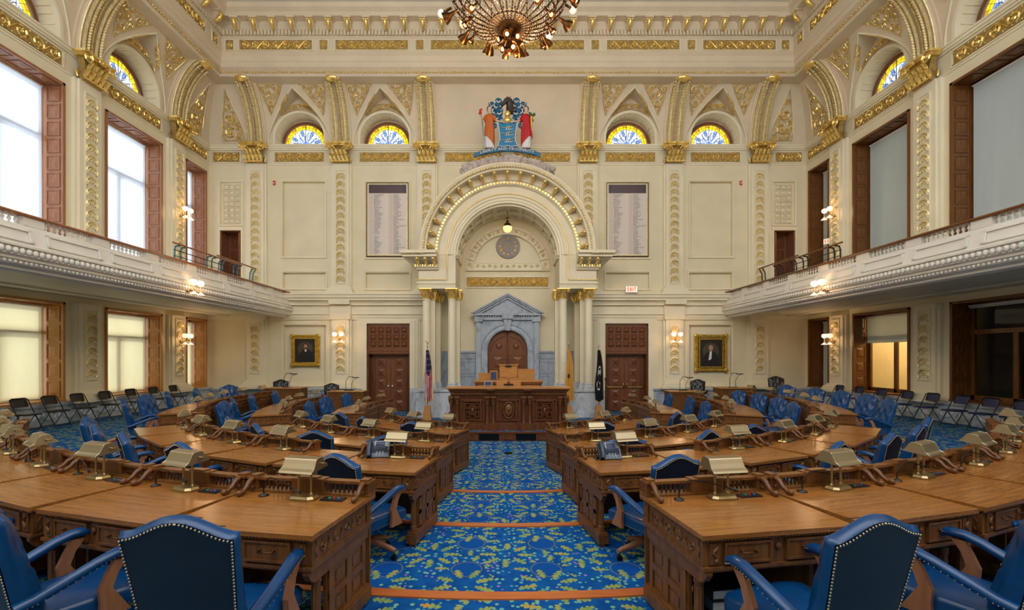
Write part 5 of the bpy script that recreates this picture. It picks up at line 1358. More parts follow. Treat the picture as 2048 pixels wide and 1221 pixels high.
m = MB().use('honey_wood'); m.box(-1.04, 1.04, -.1, .5, .50, .54); m.use('oak'); m.box(-1.0, 1.0, -.05, .45, -.775, .46); m.box(-1.02, 1.02, -.08, .47, .44, .50); obj('body', m, t)
m = MB().use('honey_wood'); m.box(-.36, .36, -.48, -.1, .38, .50); m.box(-.34, .34, -.46, -.12, -.7, .38); m.use('black_plastic'); m.box(-.14, .14, -.49, -.47, .42, .47); obj('centre_stand', m, t)
m = MB().use('honey_wood'); m.box(-.92, .92, -.72+.3, -.1, .36, .40); obj('ledge', m, t)
t = thing('lectern', 'honey oak presiding lectern with side wings on the upper tier', 'lectern', (.03, 14.3, 1.5))
m = MB().use('oak'); m.box(-.95, .85, .02, .4, -1.255, 0); m.use('honey_wood'); m.box(-.28, .28, 0, .4, 0, .50); m.box(-.31, .31, -.03, .42, .50, .535); m.box(-.30, .30, -.06, 0, -.02, .10); obj('body', m, t)
m = MB().use('black_plastic'); m.box(-.10, .10, -.05, -.03, .46, .51); obj('microphone_slot', m, t)
m = MB().use('honey_wood'); m.box(-.95, -.33, .0, .06, 0, .24); m.box(-.97, -.31, -.01, .08, .24, .26); obj('wing', m, t)
m = MB().use('honey_wood'); m.box(.30, .83, .0, .06, 0, .37); m.box(.29, .85, -.01, .08, .37, .39); obj('wing', m, t)
for (x, y, z, l) in ((-.44, 14.22, 1.52, 'small screen beside the presiding lectern'), (-.56, 13.0, 1.44, 'small tilted screen on the rostrum top')):
    t = thing('monitor', l, 'screen', (x, y, z)); m = MB().use('honey_wood' if y > 14 else 'grey_plastic'); m.box(-.12, .12, 0, .05, 0, .32 if y > 14 else .13); obj('case', m, t); m = MB().use('screen'); m.box(-.09, .09, -.01, 0, .02, .28 if y > 14 else .11); obj('display', m, t)
for (x, y, z, w_, l) in ((.03, 13.1, 1.62, .30, 'thin gooseneck microphone on the clerk stand'), (.03, 14.4, 2.12, .26, 'thin twin microphone on the presiding lectern')):
    t = thing('twin_microphone', l, 'microphone', (x, y, z-.09 if y < 14 else z-.085)); m = MB().use('black_metal'); m.tube([(-.02, 0, 0), (-.02, 0, .14), (-w_, -.02, .16)], .006, 5); m.tube([(.02, 0, 0), (.02, 0, .14), (w_, -.02, .16)], .006, 5); obj('gooseneck', m, t); m = MB().use('black_plastic'); m.box(-.04, .04, -.04, .04, 0, .02); obj('base', m, t)
# ------------------------------------------------------------------ flags
def flag_stand(x, y, label, kind, cat='flag'):
    t = thing('flag', label, cat, (x, y, 0))
    m = MB().use('honey_wood'); m.hexa([(-.16, -.16, 0), (.16, -.16, 0), (.16, .16, 0), (-.16, .16, 0), (-.09, -.09, .52), (.09, -.09, .52), (.09, .09, .52), (-.09, .09, .52)]); obj('base', m, t)
    m = MB().use('brass' if kind != 'pow' else 'chrome'); m.tube([(0, 0, .5), (0, 0, 2.66)], .014, 8); m.lathe([(.02, 2.64), (.03, 2.66), (.02, 2.68)], n=8)
    if kind == 'us': m.use('polished_brass'); m.ball((0, 0, 2.74), .03, 8, 5); m.ball((0, 0, 2.80), .035, 6, 4, (.8, .8, 1.3)); [m.tube([(0, 0, 2.80), (s*.06, 0, 2.86), (s*.07, 0, 2.79)], [.02, .025, .005], 5) for s in (-1, 1)]
    elif kind == 'nj': m.lathe([(.022, 2.68), (.03, 2.72), (.002, 2.82)], n=8)
    else: m.ball((0, 0, 2.71), .03, 8, 5)
    obj('pole', m, t)
    m = MB(); m.smooth = True; nu, nv = 40, 26; top, bot = 2.52, .62
    def Pt(u, v):                               # u around the hanging folds, v down
        z = top-(top-bot)*v*(1-.12*abs(u-.4)); wd = .05+.11*min(1, v*1.5)**.8
        x = (u-.45)*2*wd; yy = .05*sin(u*21)*(.35+v)+(-.05) ; return (x+.02*sin(v*6)+(.04 if kind == 'us' else .02)*v*1.2, yy, z)
    for i in range(nu):
        for j in range(nv):
            u, v = (i+.5)/nu, (j+.5)/nv
            if kind == 'us':
                c_ = 'flag_blue' if v < .52-.35*abs(u-.5) and u > .12 else ('flag_red' if int((u*9+v*1.3)) % 2 == 0 else 'flag_white')
                if c_ == 'flag_blue' and i % 5 == 2 and j % 3 == 1: c_ = 'flag_white'
            elif kind == 'nj': c_ = 'flag_blue' if (.46 < v < .52 and .2 < u < .5) else ('flag_red' if (.52 < v < .55 and .3 < u < .5) else 'flag_buff')
            else:
                e = hypot((u-.45)*1.2, (v-.42)*2.6); e2 = hypot((u-.4)*1.2, (v-.68)*3.2)
                c_ = 'flag_white' if (.22 < e < .30 and v < .5 or e < .13) or (.17 < e2 < .27) else 'flag_black'
            m.use(c_); m.poly([Pt(i/nu, j/nv), Pt((i+1)/nu, j/nv), Pt((i+1)/nu, (j+1)/nv), Pt(i/nu, (j+1)/nv)])
    obj('cloth', m, t, fix=False)
    if kind != 'nj':
        m = MB().use('fringe'); m.tube([Pt(1, j/14) for j in range(15)], .010, 4); m.tube([Pt(i/30, 1) for i in range(31)], .016, 4); obj('fringe', m, t)
flag_stand(-2.90, 16.3, 'red white and blue striped flag furled on a pole in a wooden stand', 'us')
flag_stand(2.22, 16.3, 'buff yellow flag hanging furled beside the rostrum', 'nj')
flag_stand(3.30, 16.3, 'black and white flag furled on a pole near the push-bar doors', 'pow')
t = thing('microphone_stand', 'thin black floor microphone stand beside the black flag', 'stand', (3.52, 16.2, 0)); m = MB().use('black_metal'); m.lathe([(.13, 0), (.13, .015), (.02, .03)], n=14); m.tube([(0, 0, .02), (0, 0, 1.42)], .012, 6); obj('pole', m, t); m = MB().use('black_plastic'); m.lathe([(.016, 1.42), (.028, 1.47), (.022, 1.53)], n=8); obj('microphone', m, t)
# ------------------------------------------------------------------ clock and pendant of the apse
t = thing('wall_clock', 'round grey clock with ochre numerals on the apse wall', 'clock', (.02, 18.84, 6.90))
m = MB().use('clock_rim'); m.M = xf(Matrix.Rotation(pi/2, 4, 'X')); m.lathe([(.50, -.06), (.50, .0), (.47, .025), (.44, .02)], n=40); obj('rim', m, t)
m = MB().use('clock_face'); m.M = xf(Matrix.Rotation(pi/2, 4, 'X')); m.lathe([(.45, .0), (.45, .024)], n=40); m.use('clock_rim'); m.lathe([(.25, .02), (.25, .030), (.235, .031)], n=32, caps=False); m.use('clock_face'); m.lathe([(.24, .02), (.24, .034)], n=32); obj('dial', m, t)
g = MB().use('ochre')
ROM = ['XII', 'I', 'II', 'III', 'IIII', 'V', 'VI', 'VII', 'VIII', 'IX', 'X', 'XI']
for k, rm in enumerate(ROM):
    a = pi/2-2*pi*k/12; g.M = lambda p, a=a: (p[0]*sin(a)+(p[2])*cos(a), p[1], -p[0]*cos(a)+p[2]*sin(a)); wtot = sum({'I': .026, 'V': .05, 'X': .05}[c_] for c_ in rm); x = -wtot/2
    for c_ in rm:
        w_ = {'I': .026, 'V': .05, 'X': .05}[c_]; z0, z1 = .275, .39
        if c_ == 'I': g.box(x+.005, x+.019, -.040, -.028, z0, z1)
        else:
            q = .014
            if c_ == 'X': g.ext([(x, z0), (x+q, z0), (x+w_, z1), (x+w_-q, z1)], -.040, -.028); g.ext([(x+w_-q, z0), (x+w_, z0), (x+q, z1), (x, z1)], -.040, -.028)
            else: g.ext([(x+w_/2-q/2, z0), (x+w_/2+q/2, z0), (x+w_, z1), (x+w_-q, z1)], -.040, -.028); g.ext([(x+w_/2-q/2, z0), (x+w_/2+q/2, z0), (x+q, z1), (x, z1)], -.040, -.028)
        x += w_
g.M = None; obj('numerals', g, t)
g = MB().use('clock_rim')
for k in range(60): a = 2*pi*k/60; g.tube([(.415*cos(a), -.03, .415*sin(a)), (.44*cos(a), -.03, .44*sin(a))], .005, 4)
obj('minute_marks', g, t, kind='stuff')
for L, a, w_, nm in ((.26, radians(122), .022, 'hour_hand'), (.38, radians(207), .018, 'minute_hand')):
    m = MB().use('ochre'); m.tube([(0, -.05, 0), (L*cos(a), -.05, L*sin(a))], [w_, w_*.4], 4, flat=.4); m.tube([(0, -.05, 0), (-.16*cos(a), -.05, -.16*sin(a))], [.010, .005], 4); obj(nm, m, t)
t = thing('pendant_lamp', 'small brass globe pendant lamp hanging inside the apse arch', 'lamp', (.0, 17.9, 7.40)); m = MB().use('dark_bronze'); m.tube([(0, 0, .14), (0, 0, .72)], .014, 6); m.lathe([(.05, .70), (.06, .73), (.02, .76)], n=10); m.lathe([(.02, .44), (.07, .42), (.02, .38)], n=10); m.ball((0, 0, .27), .055, 8, 6); m.lathe([(.03, .22), (.10, .19), (.15, .12), (.17, .06)], n=16); obj('rod', m, t)
m = MB().use('apse_globe'); m.ball((0, 0, .0), .18, 18, 12); obj('globe', m, t)
# ------------------------------------------------------------------ carved coat of arms over the arch
YA = 16.88
t = thing('coat_of_arms', 'painted relief of a blue shield with three ploughs, horse head and two robed women', 'sculpture', (0, YA, 0))
def zc(y): return 12.148-y/405
def xc_(x): return (x-655)/405
m = MB().use('rock_lilac'); rr = random.Random(2)
for i in range(60):
    a = radians(61+58*i/59); r = 3.30
    for q in range(2): m.ball(((r+.13*q)*cos(a), rr.uniform(-.30, -.05), 6.18+(r+.13*q)*sin(a)+.02), rr.uniform(.11, .16), 5, 3, (1.15, 1.2, .9))
m.smooth = False; obj('rocks', m, t, kind='stuff', label='lilac grey rocks under the ribbon')
path = [(-1.24, 9.72), (-.9, 9.80), (-.45, 9.88), (0, 9.93), (.45, 9.88), (.9, 9.80), (1.22, 9.70)]
m = MB().use('arms_blue'); rows = []
for i in range(31):
    x = -1.24+2.46*i/30; z = 9.93-.145*x*x; rows.append([(x, -.32+.02*sin(i*.9), z-.075), (x, -.33+.02*sin(i*.9), z+.075), (x, -.25, z+.08), (x, -.25, z-.08)])
m.grid(rows, closed=True); m.poly(rows[0]); m.poly(rows[-1]); obj('ribbon', m, t)
me = text_mesh('LIBERTY AND PROSPERITY', .135, 'flag_white')
xs = [v.co.x for v in me.vertices]; x0, x1 = min(xs), max(xs)
for v in me.vertices: x = (v.co.x-x0)/(x1-x0)*1.98-1.0; v.co = (x, -.362, 9.93-.145*x*x-.048+v.co.y)
obj('lettering', me, t, fix=False)
m = MB().use('shield_blue'); sh = []
for i in range(21):
    s = i/20; z = 10.93-.86*s; w_ = .315+.03*cos(s*pi*1.6)-.0*s
    if s > .8: w_ += .035*sin((s-.8)/.2*pi/2)
    sh.append((w_, z))
poly = [(-x, z) for x, z in sh]+[(-.15, 10.03), (0, 10.06), (.15, 10.03)]+[(x, z) for x, z in sh[::-1]]+[(.2, 10.98), (0, 10.9), (-.2, 10.98)]
m.ext(poly, -.30, -.12); obj('shield', m, t)
m = MB().use('flag_white'); m.tube([(x, -.30, z) for x, z in poly], .016, 5, closed=True); obj('shield_border', m, t)
for k, zz in enumerate((10.68, 10.47, 10.22)):
    m = MB().use('flag_white'); s = 1+.1*k; m.tube([(-.09*s, -.315, zz-.03), (.12*s, -.315, zz-.02), (.20*s, -.315, zz)], [.016, .014, .006], 5); m.tube([(-.05, -.315, zz-.02), (.0, -.315, zz+.10)], .011, 5); m.tube([(.03, -.315, zz-.02), (.07, -.315, zz+.11)], .011, 5)
    m.use('ochre'); m.tube([(-.22*s, -.315, zz+.05), (-.1*s, -.32, zz+.035), (.05, -.32, zz+.05), (.16*s, -.315, zz+.10), (.20*s, -.315, zz+.15)], .010, 5); m.tube([(.08, -.315, zz+.05), (.19*s, -.315, zz+.06)], .007, 4); obj('plough', m, t)
m = MB().use('gold'); m.ball((0, -.32, 11.22), .11, 12, 8, (.95, .9, 1.15)); m.lathe([(.08, 0), (.10, -.08), (.17, -.14), (.12, -.22), (.02, -.30)], 0, -.28, 11.16, 12, sy=.7); m.tube([(-.1, -.36, 11.24), (0, -.42, 11.26), (.1, -.36, 11.24)], .014, 5); obj('helmet', m, t)
m = MB().use('horse_dark'); m.smooth = True
m.tube([(.10, -.22, 11.32), (.10, -.22, 11.46), (.08, -.24, 11.62), (.03, -.28, 11.74)], [.17, .155, .13, .115], 10, flat=.8); m.tube([(.04, -.28, 11.76), (-.05, -.32, 11.70), (-.14, -.35, 11.60), (-.20, -.37, 11.50)], [.11, .10, .07, .05], 10); m.tube([(-.0, -.26, 11.82), (-.02, -.26, 11.92)], [.03, .006], 5); m.tube([(.09, -.26, 11.82), (.10, -.26, 11.91)], [.03, .006], 5)
for k in range(8): m.ball((.13+.022*k, -.2, 11.80-.055*k), .055, 6, 4)
m.ball((-.03, -.41, 11.72), .018, 6, 4); m.ball((-.19, -.41, 11.50), .012, 5, 3); obj('horse_head', m, t)
m = MB()
for sg in (-1, 1):
    for (x, z, r) in ((.33, 11.78, .085), (.60, 11.66, .08), (.42, 11.58, .09), (.27, 11.60, .06), (.47, 11.38, .10), (.31, 11.34, .09), (.40, 11.16, .08), (.22, 11.10, .07), (.55, 11.50, .07), (.25, 11.46, .06), (.50, 10.88, .07)):
        m.use('arms_blue'); m.tube([(sg*(x+r*1.1*cos(a)), -.18+.01*a, z+r*1.1*sin(a)) for a in [k*.75 for k in range(9)]], r*.5, 5)
        m.use('flag_white'); m.tube([(sg*(x+r*.9*cos(a)), -.25, z+r*.9*sin(a)) for a in [.5+k*.5+x*9 for k in range(6)]], r*.24, 4); m.use('arms_blue'); m.ball((sg*x, -.16, z), r*.5, 6, 4)
obj('mantling', m, t, kind='stuff')
def woman(sg, robe, nm):
    X0 = -.667 if sg < 0 else .69
    m = MB().use('skin'); m.smooth = True; E = []
    # one continuous body: feet to crown
    for z, rx, ry in ((9.97, .10, .08), (10.1, .12, .09), (10.45, .13, .09), (10.75, .135, .10), (10.92, .11, .085), (11.08, .135, .10), (11.20, .15, .085), (11.245, .11, .07), (11.27, .045, .045), (11.33, .042, .042), (11.36, .062, .065), (11.42, .075, .08), (11.48, .075, .08), (11.53, .055, .06), (11.56, .01, .01)):
        E.append([(X0+rx*cos(a), -.20+ry*sin(a)*1.1, z) for a in [2*pi*k/14 for k in range(14)]])
    m.grid(E, closed=True)
    m.ball((X0, -.285, 11.43), .014, 5, 3, (.8, 1.2, 1.4))
    def arm(pts): m.tube(pts, [.045, .040, .030, .026, .022], 8)
    def hand(p, d):
        for q in range(4): m.tube([p, (p[0]+d[0]*.05, p[1]-.015, p[2]+d[1]*.05+(q-1.5)*.013), (p[0]+d[0]*(.075+.008*(q in (1, 2))), p[1]+.0, p[2]+d[1]*.07+(q-1.5)*.012)], [.014, .009, .006], 4)
        m.tube([p, (p[0]+d[0]*.02, p[1]-.02, p[2]+.035)], [.011, .007], 4)
    arm([(X0-sg*.13, -.20, 11.18), (X0-sg*.19, -.24, 11.05), (X0-sg*.28, -.30, 10.98), (X0-sg*.40, -.34, 10.93), (X0-sg*.46, -.36, 10.91)]); hand((X0-sg*.47, -.36, 10.905), (-sg, -.3))
    if sg < 0: arm([(X0-.14, -.20, 11.18), (X0-.21, -.24, 11.02), (X0-.22, -.30, 10.90), (X0-.27, -.34, 11.0), (X0-.33, -.34, 11.16)]); hand((X0-.335, -.34, 11.17), (0, 1))
    else: arm([(X0+.14, -.20, 11.18), (X0+.20, -.24, 11.04), (X0+.19, -.30, 10.94), (X0+.18, -.34, 11.0), (X0+.17, -.36, 11.10)]); hand((X0+.17, -.36, 11.12), (0, 1))
    for s in (-1, 1): m.ball((X0+s*.05, -.30, 9.985), .04, 6, 4, (.8, 1.6, .6))
    B_ = obj('woman', m, t)
    def robe_loft(rows, mt, name, fold, amp):
        m = MB().use(mt); m.smooth = True; R_ = []
        for z, rx, ry, dz in rows: R_.append([(X0+(rx+amp*sin(a*fold)*(1 if z < 11 else .3))*cos(a), -.205+(ry+amp*sin(a*fold+1)*(1 if z < 11 else .3))*sin(a), z+dz*cos(a)*sg) for a in [2*pi*k/44 for k in range(44)]])
        m.grid(R_, closed=True); obj(name, m, B_)
    robe_loft([(10.0, .17, .11, 0), (10.2, .165, .11, 0), (10.6, .15, .11, 0), (10.9, .13, .10, 0)], 'robe_white', 'skirt', 11, .011)
    robe_loft([(10.30, .185, .13, .20), (10.5, .19, .13, .10), (10.75, .18, .13, .03), (10.92, .15, .11, 0), (11.08, .17, .12, 0), (11.18, .185, .11, 0), (11.23, .16, .09, 0), (11.27, .06, .06, 0)], robe, 'robe', 7, .010)
    m = MB().use(robe)
    for s in (-1, 1): m.tube([(X0+s*.13, -.20, 11.20), (X0+s*.19, -.23, 11.08), (X0+s*.21, -.25, 11.0)], [.065, .062, .07], 8)
    obj('sleeves', m, B_)
    m = MB().use('hair_dark'); m.smooth = True; m.ball((X0, -.160, 11.495), .108, 10, 7, (1, 1, 1)); m.ball((X0, -.09, 11.44), .05, 8, 5); [m.ball((X0+s*.07, -.19, 11.42), .03, 6, 4, (.7, 1, 1.8)) for s in (-1, 1)]; obj('hair', m, B_)
    m = MB().use('horse_dark'); [m.ball((X0+s*.027, -.282, 11.452), .007, 5, 3, (1.4, .6, .7)) for s in (-1, 1)]; m.use('robe_red'); m.ball((X0, -.284, 11.395), .010, 5, 3, (1.5, .5, .5)); obj('face', m, B_)
woman(-1, 'robe_orange', 'liberty'); woman(1, 'robe_red', 'prosperity')
m = MB().use('steel_glint'); m.tube([(xc_(262), -.35, 11.25), (xc_(290), -.35, 10.6), (xc_(322), -.33, 9.97)], .018, 6); m.use('cap_red'); m.tube([(xc_(248), -.35, 11.2), (xc_(252), -.35, 11.32), (xc_(275), -.35, 11.40)], [.055, .06, .02], 8); m.use('flag_white'); m.tube([(xc_(225), -.38, 11.27), (xc_(285), -.38, 11.30)], .018, 5); obj('cap_staff', m, t)
m = MB().use('ochre'); m.tube([(xc_(1012), -.36, 11.1), (xc_(1010), -.36, 10.85), (xc_(1018), -.35, 10.6)], [.05, .035, .012], 8); m.use('fruit_green'); [m.ball((xc_(1012)+rr.uniform(-.09, .11), -.36+rr.uniform(-.04, .04), 11.15+rr.uniform(-.05, .08)), .04, 6, 4) for _ in range(9)]; m.use('robe_red'); m.tube([(xc_(1005), -.3, 10.6), (xc_(1020), -.3, 10.4), (xc_(1015), -.3, 10.28)], [.04, .03, .01], 6); obj('cornucopia', m, t)
# ------------------------------------------------------------------ sconces
def make_sconce(label, gl='globe_glass'):
    t = thing('wall_sconce', label, 'lamp')
    m = MB().use('brass'); m.lathe([(.05, 0), (.06, .015), (.03, .03)], n=10) if False else m.ball((0, -.03, 0), .055, 8, 5, (1, .5, 1.2)); m.tube([(0, -.03, 0), (0, -.16, -.01), (0, -.22, .02)], .014, 6); obj('backplate', m, t)
    for s in (-1, 1):
        m = MB().use('brass'); m.tube([(0, -.2, .0), (s*.06, -.24, -.05), (s*.13, -.26, .0), (s*.14, -.26, .10)], .010, 6); m.tube([(s*.14, -.26, .0), (s*.14, -.27, -.05)], .012, 6); m.tube([(s*.03, -.2, .04), (s*.07, -.22, .10), (s*.03, -.2, .12)], .006, 5); A = obj('arm', m, t)
        m = MB().use(gl); m.lathe([(.035, .12), (.075, .145), (.095, .19), (.090, .24), (.066, .275)], s*.14, -.26, 0, 14, caps=False); m.ball((s*.14, -.26, .19), .05, 8, 5); obj('globe', m, A)
        m = MB().use(gl); m.lathe([(.025, -.05), (.05, -.08), (.09, -.115), (.105, -.12)], s*.14, -.27, 0, 14, caps=False); m.ball((s*.14, -.27, -.09), .028, 6, 4); obj('flared_shade', m, A)
    return t
HS = [None]
def light(name, loc, e, col=(1, .62, .30), r=.08):
    d = bpy.data.lights.new(name, 'POINT'); d.energy = e; d.color = col; d.shadow_soft_size = r; o = bpy.data.objects.new(name, d); C.objects.link(o); o.location = loc
for (x, y, z, rz, l) in ((-6.80, D-.20, 2.98, 0, 'lit sconce between the bearded portrait and white-knobbed doors'), (6.80, D-.20, 2.98, 0, 'lit sconce between the push-bar doors and the white-haired portrait'),
        (-XW+.22, 16.6, 2.85, pi/2, 'lit sconce under the gallery beside the olive window shades'), (XW-.22, 16.6, 2.85, -pi/2, 'lit sconce under the gallery beside the dark window'),
        (-XW+.22, 16.6, 7.50, pi/2, 'lit sconce above the gallery beside the bright windows'), (XW-.22, 16.6, 7.50, -pi/2, 'lit sconce above the gallery on the dark-window side'),
        (-XW+3.42, 12.45, 4.12, pi/2, 'lit sconce on the front of the gallery, sunlit-window side'), (XW-3.42, 12.45, 4.12, -pi/2, 'lit sconce on the front of the gallery, dark-window side')):
    first_or(HS, make_sconce, (x, y, z), rz, l, 'brass four-light wall sconces')
    d_ = Vector((0, -.55, .12)); d_.rotate(Matrix.Rotation(rz, 3, 'Z')); light('sconce_light', Vector((x, y, z))+d_, 9, (1, .62, .32), .1)
# ------------------------------------------------------------------ chandelier
t = thing('chandelier', 'great bronze and crystal bowl chandelier with glowing bulbs', 'chandelier', (.04, 9.5, 0))
prof = [(.22, 9.20), (.45, 9.24), (.70, 9.33), (.95, 9.50), (1.16, 9.76), (1.30, 10.10), (1.38, 10.50), (1.40, 10.95), (1.30, 11.3)]
def bowl(a, q):
    k = min(int(q), len(prof)-2); f_ = q-k; r = prof[k][0]*(1-f_)+prof[k+1][0]*f_; z = prof[k][1]*(1-f_)+prof[k+1][1]*f_; return (r*cos(a), r*sin(a), z)
NR = 30
for k in range(NR):
    a = 2*pi*k/NR; m = MB().use('dark_bronze'); m.tube([bowl(a, i*.5) for i in range(17)], .016, 4)
    m.use('brass'); [m.ball(tuple(Vector(bowl(a, i*.2))*1+Vector((0, 0, -.02))), .016, 4, 3) for i in range(38)]; obj('rib', m, t)
m = MB().use('crystal')
for k in range(NR):
    a0 = 2*pi*(k+.5)/NR
    for i in range(20):
        q = .3+i*.38; w_ = 2*pi/NR*.28; p = bowl(a0, q); m.ball(p, .022+.004*(i % 3), 4, 2)
        for s in (-1, 1): m.ball(bowl(a0+s*w_, q+.15), .014, 4, 2)
    for i in range(1, 6):
        q = i*1.15+.6; pts = [bowl(a0+.055*cos(b)*(1-b*.09), q+.30*sin(b)*(1-b*.09)) for b in [j*.8 for j in range(9)]]; m.tube(pts, .008, 3, caps=False)
obj('crystal_strings', m, t, kind='stuff')
m = MB().use('dark_bronze')
for q in (1.0, 3.0, 5.0, 7.0, 8.0): m.tube([bowl(2*pi*j/40, q) for j in range(40)], .022, 4, closed=True)
m.tube([(0, 0, 11.2), (0, 0, 15.4)], .05, 8); m.lathe([(.3, 11.3), (.12, 11.7), (.2, 12.0), (.06, 12.4)], n=14); m.lathe([(1.3, 11.3), (.3, 11.5)], n=30, caps=False); obj('frame', m, t)
m = MB().use('dark_bronze'); m.lathe([(.27, 9.26), (.25, 9.16), (.19, 9.08), (.08, 9.03), (.05, 8.95), (.08, 8.88), (.06, 8.76), (.10, 8.72), (.02, 8.66)], n=20); obj('finial', m, t)
def bulb_holder(a, r, z, tilt, big=False, glass=False):
    m = MB().use('dark_bronze'); c_, s_ = cos(a), sin(a); dr, dz = cos(tilt), sin(tilt)
    P0 = Vector((r*c_, r*s_, z)); d_ = Vector((dr*c_, dr*s_, dz)); s = 1.0 if big else .6
    m.tube([tuple(P0), tuple(P0+d_*.10*s), tuple(P0+d_*.16*s), tuple(P0+d_*.26*s)], [.035*s, .05*s, .10*s, .13*s], 8, caps=False); m.tube([tuple(P0-d_*.12), tuple(P0)], .03, 6); h = obj('bulb_holder', m, t)
    m = MB().use('bulb'); m.ball(tuple(P0+d_*.20*s), .042 if not big else .05, 8, 6); obj('bulb', m, h)
    if glass: m = MB().use('bulb_glass'); m.ball(tuple(P0+d_*.24*s), .085, 10, 7); obj('glass_globe', m, h)
for k in range(12): bulb_holder(2*pi*k/12+.1, .85, 9.32, -.9)
for k in range(12): bulb_holder(2*pi*k/12+.35, 1.20, 9.72, -.5, True)
for k in range(14): bulb_holder(2*pi*k/14+.05, 1.52, 10.05+.2*(k % 2), -.2, False, True)
for k in range(6): bulb_holder(2*pi*k/6+.3, .12, 9.0, -.5)
for k in range(4): bulb_holder(2*pi*k/4+.5, .06, 8.80, -.6)
light('room_lamp', (XW+2.4, 14.6, 3.6), 130, (1, .66, .32), .2)
light('chandelier_light', (.04, 9.5, 8.4), 260, (1, .68, .38), .35); light('chandelier_light', (.04, 9.5, 9.9), 60, (1, .55, .22), .3)
# ------------------------------------------------------------------ portraits
def portrait(x, w_, h, label, old):
    t = thing('framed_portrait', label, 'painting', (x, D-.10+.17, 0)); zc0 = 2.53 if not old else 2.43
    m = MB().use('frame_gold'); fw = .17 if not old else .21
    for (e, y0) in ((0, -.06), (.03, -.11), (.08, -.085), (fw-.05, -.10)): frame_rect(m, -w_/2+e, w_/2-e, zc0-h/2+e, zc0+h/2-e, .05, y0, .0)
    n = 20
    for i in range(n):
        for s in (-1, 1): m.ball((-w_/2+.05+(w_-.1)*i/(n-1), -.12, zc0+s*(h/2-.05)), .024, 5, 3); m.ball((s*(w_/2-.05), -.12, zc0-h/2+.05+(h-.1)*i/(n-1)), .024, 5, 3)
    for s in (-1, 1):
        for q in (-1, 1): m.ball((s*(w_/2-.05), -.10, zc0+q*(h/2-.05)), .075, 8, 5, (1.2, .5, 1.2)); spiral(m, lambda a, b_, o: (a, -.13, b_), s*(w_/2-.06), zc0+q*(h/2-.06), .06, 1.3, 1)
    obj('frame', m, t)
    iw, ih = w_/2-fw, h/2-fw; m = MB().use('canvas_dark'); m.box(-iw-.02, iw+.02, -.05, -.02, zc0-ih-.02, zc0+ih+.02); m.use('canvas_glow')
    m.poly([(iw*.75*cos(a), -.0505, zc0+ih*.15+ih*.6*sin(a)) for a in [2*pi*k/20 for k in range(20)]])
    m.use('coat_black'); hx = .02 if not old else .0; hz = zc0+ih*.36
    m.poly([(hx-iw*.78, -.052, zc0-ih), (hx+iw*.8, -.052, zc0-ih), (hx+iw*.72, -.052, zc0-ih*.45), (hx+iw*.45, -.052, zc0-.0), (hx+.07, -.052, zc0+ih*.12), (hx-.07, -.052, zc0+ih*.12), (hx-iw*.45, -.052, zc0-.02), (hx-iw*.74, -.052, zc0-ih*.5)])
    m.use('flag_white'); m.poly([(hx-.045, -.053, zc0+ih*.14), (hx+.04, -.053, zc0+ih*.14), (hx+.02, -.053, zc0-ih*(.1 if not old else .45)), (hx-.04-(.06 if old else 0), -.053, zc0-ih*(.08 if not old else .55))])
    m.use('hair_grey' if old else 'hair_dark'); m.poly([(hx+.092*cos(a), -.0535, hz+.02+.12*sin(a)) for a in [2*pi*k/16 for k in range(16)]])
    m.use('flesh'); m.poly([(hx-.008+.068*cos(a), -.054, hz+.095*sin(a)) for a in [2*pi*k/16 for k in range(16)]])
    m.use('hair_dark'); [m.poly([(hx-.008+s*.027+.011*cos(a), -.055, hz+.015+.006*sin(a)) for a in [2*pi*k/8 for k in range(8)]]) for s in (-1, 1)]
    m.poly([(hx-.025, -.055, hz-.045), (hx+.01, -.055, hz-.045), (hx+.005, -.055, hz-.050), (hx-.02, -.055, hz-.050)])
    if not old: m.poly([(hx-.05, -.0548, hz-.04), (hx+.035, -.0548, hz-.04), (hx+.02, -.0548, hz-.10), (hx-.035, -.0548, hz-.10)]); m.poly([(hx-.04, -.0548, zc0+ih*.13), (hx+.04, -.0548, zc0+ih*.09), (hx+.04, -.0548, zc0+ih*.14), (hx-.04, -.0548, zc0+ih*.09)])
    obj('canvas', m, t, fix=False)
portrait(-8.32, 1.17, 1.30, 'gold-framed dark portrait of a bearded man in a bow tie', False)
portrait(8.37, 1.34, 1.52, 'gold-framed dark portrait of a white-haired man with a white neckcloth', True)
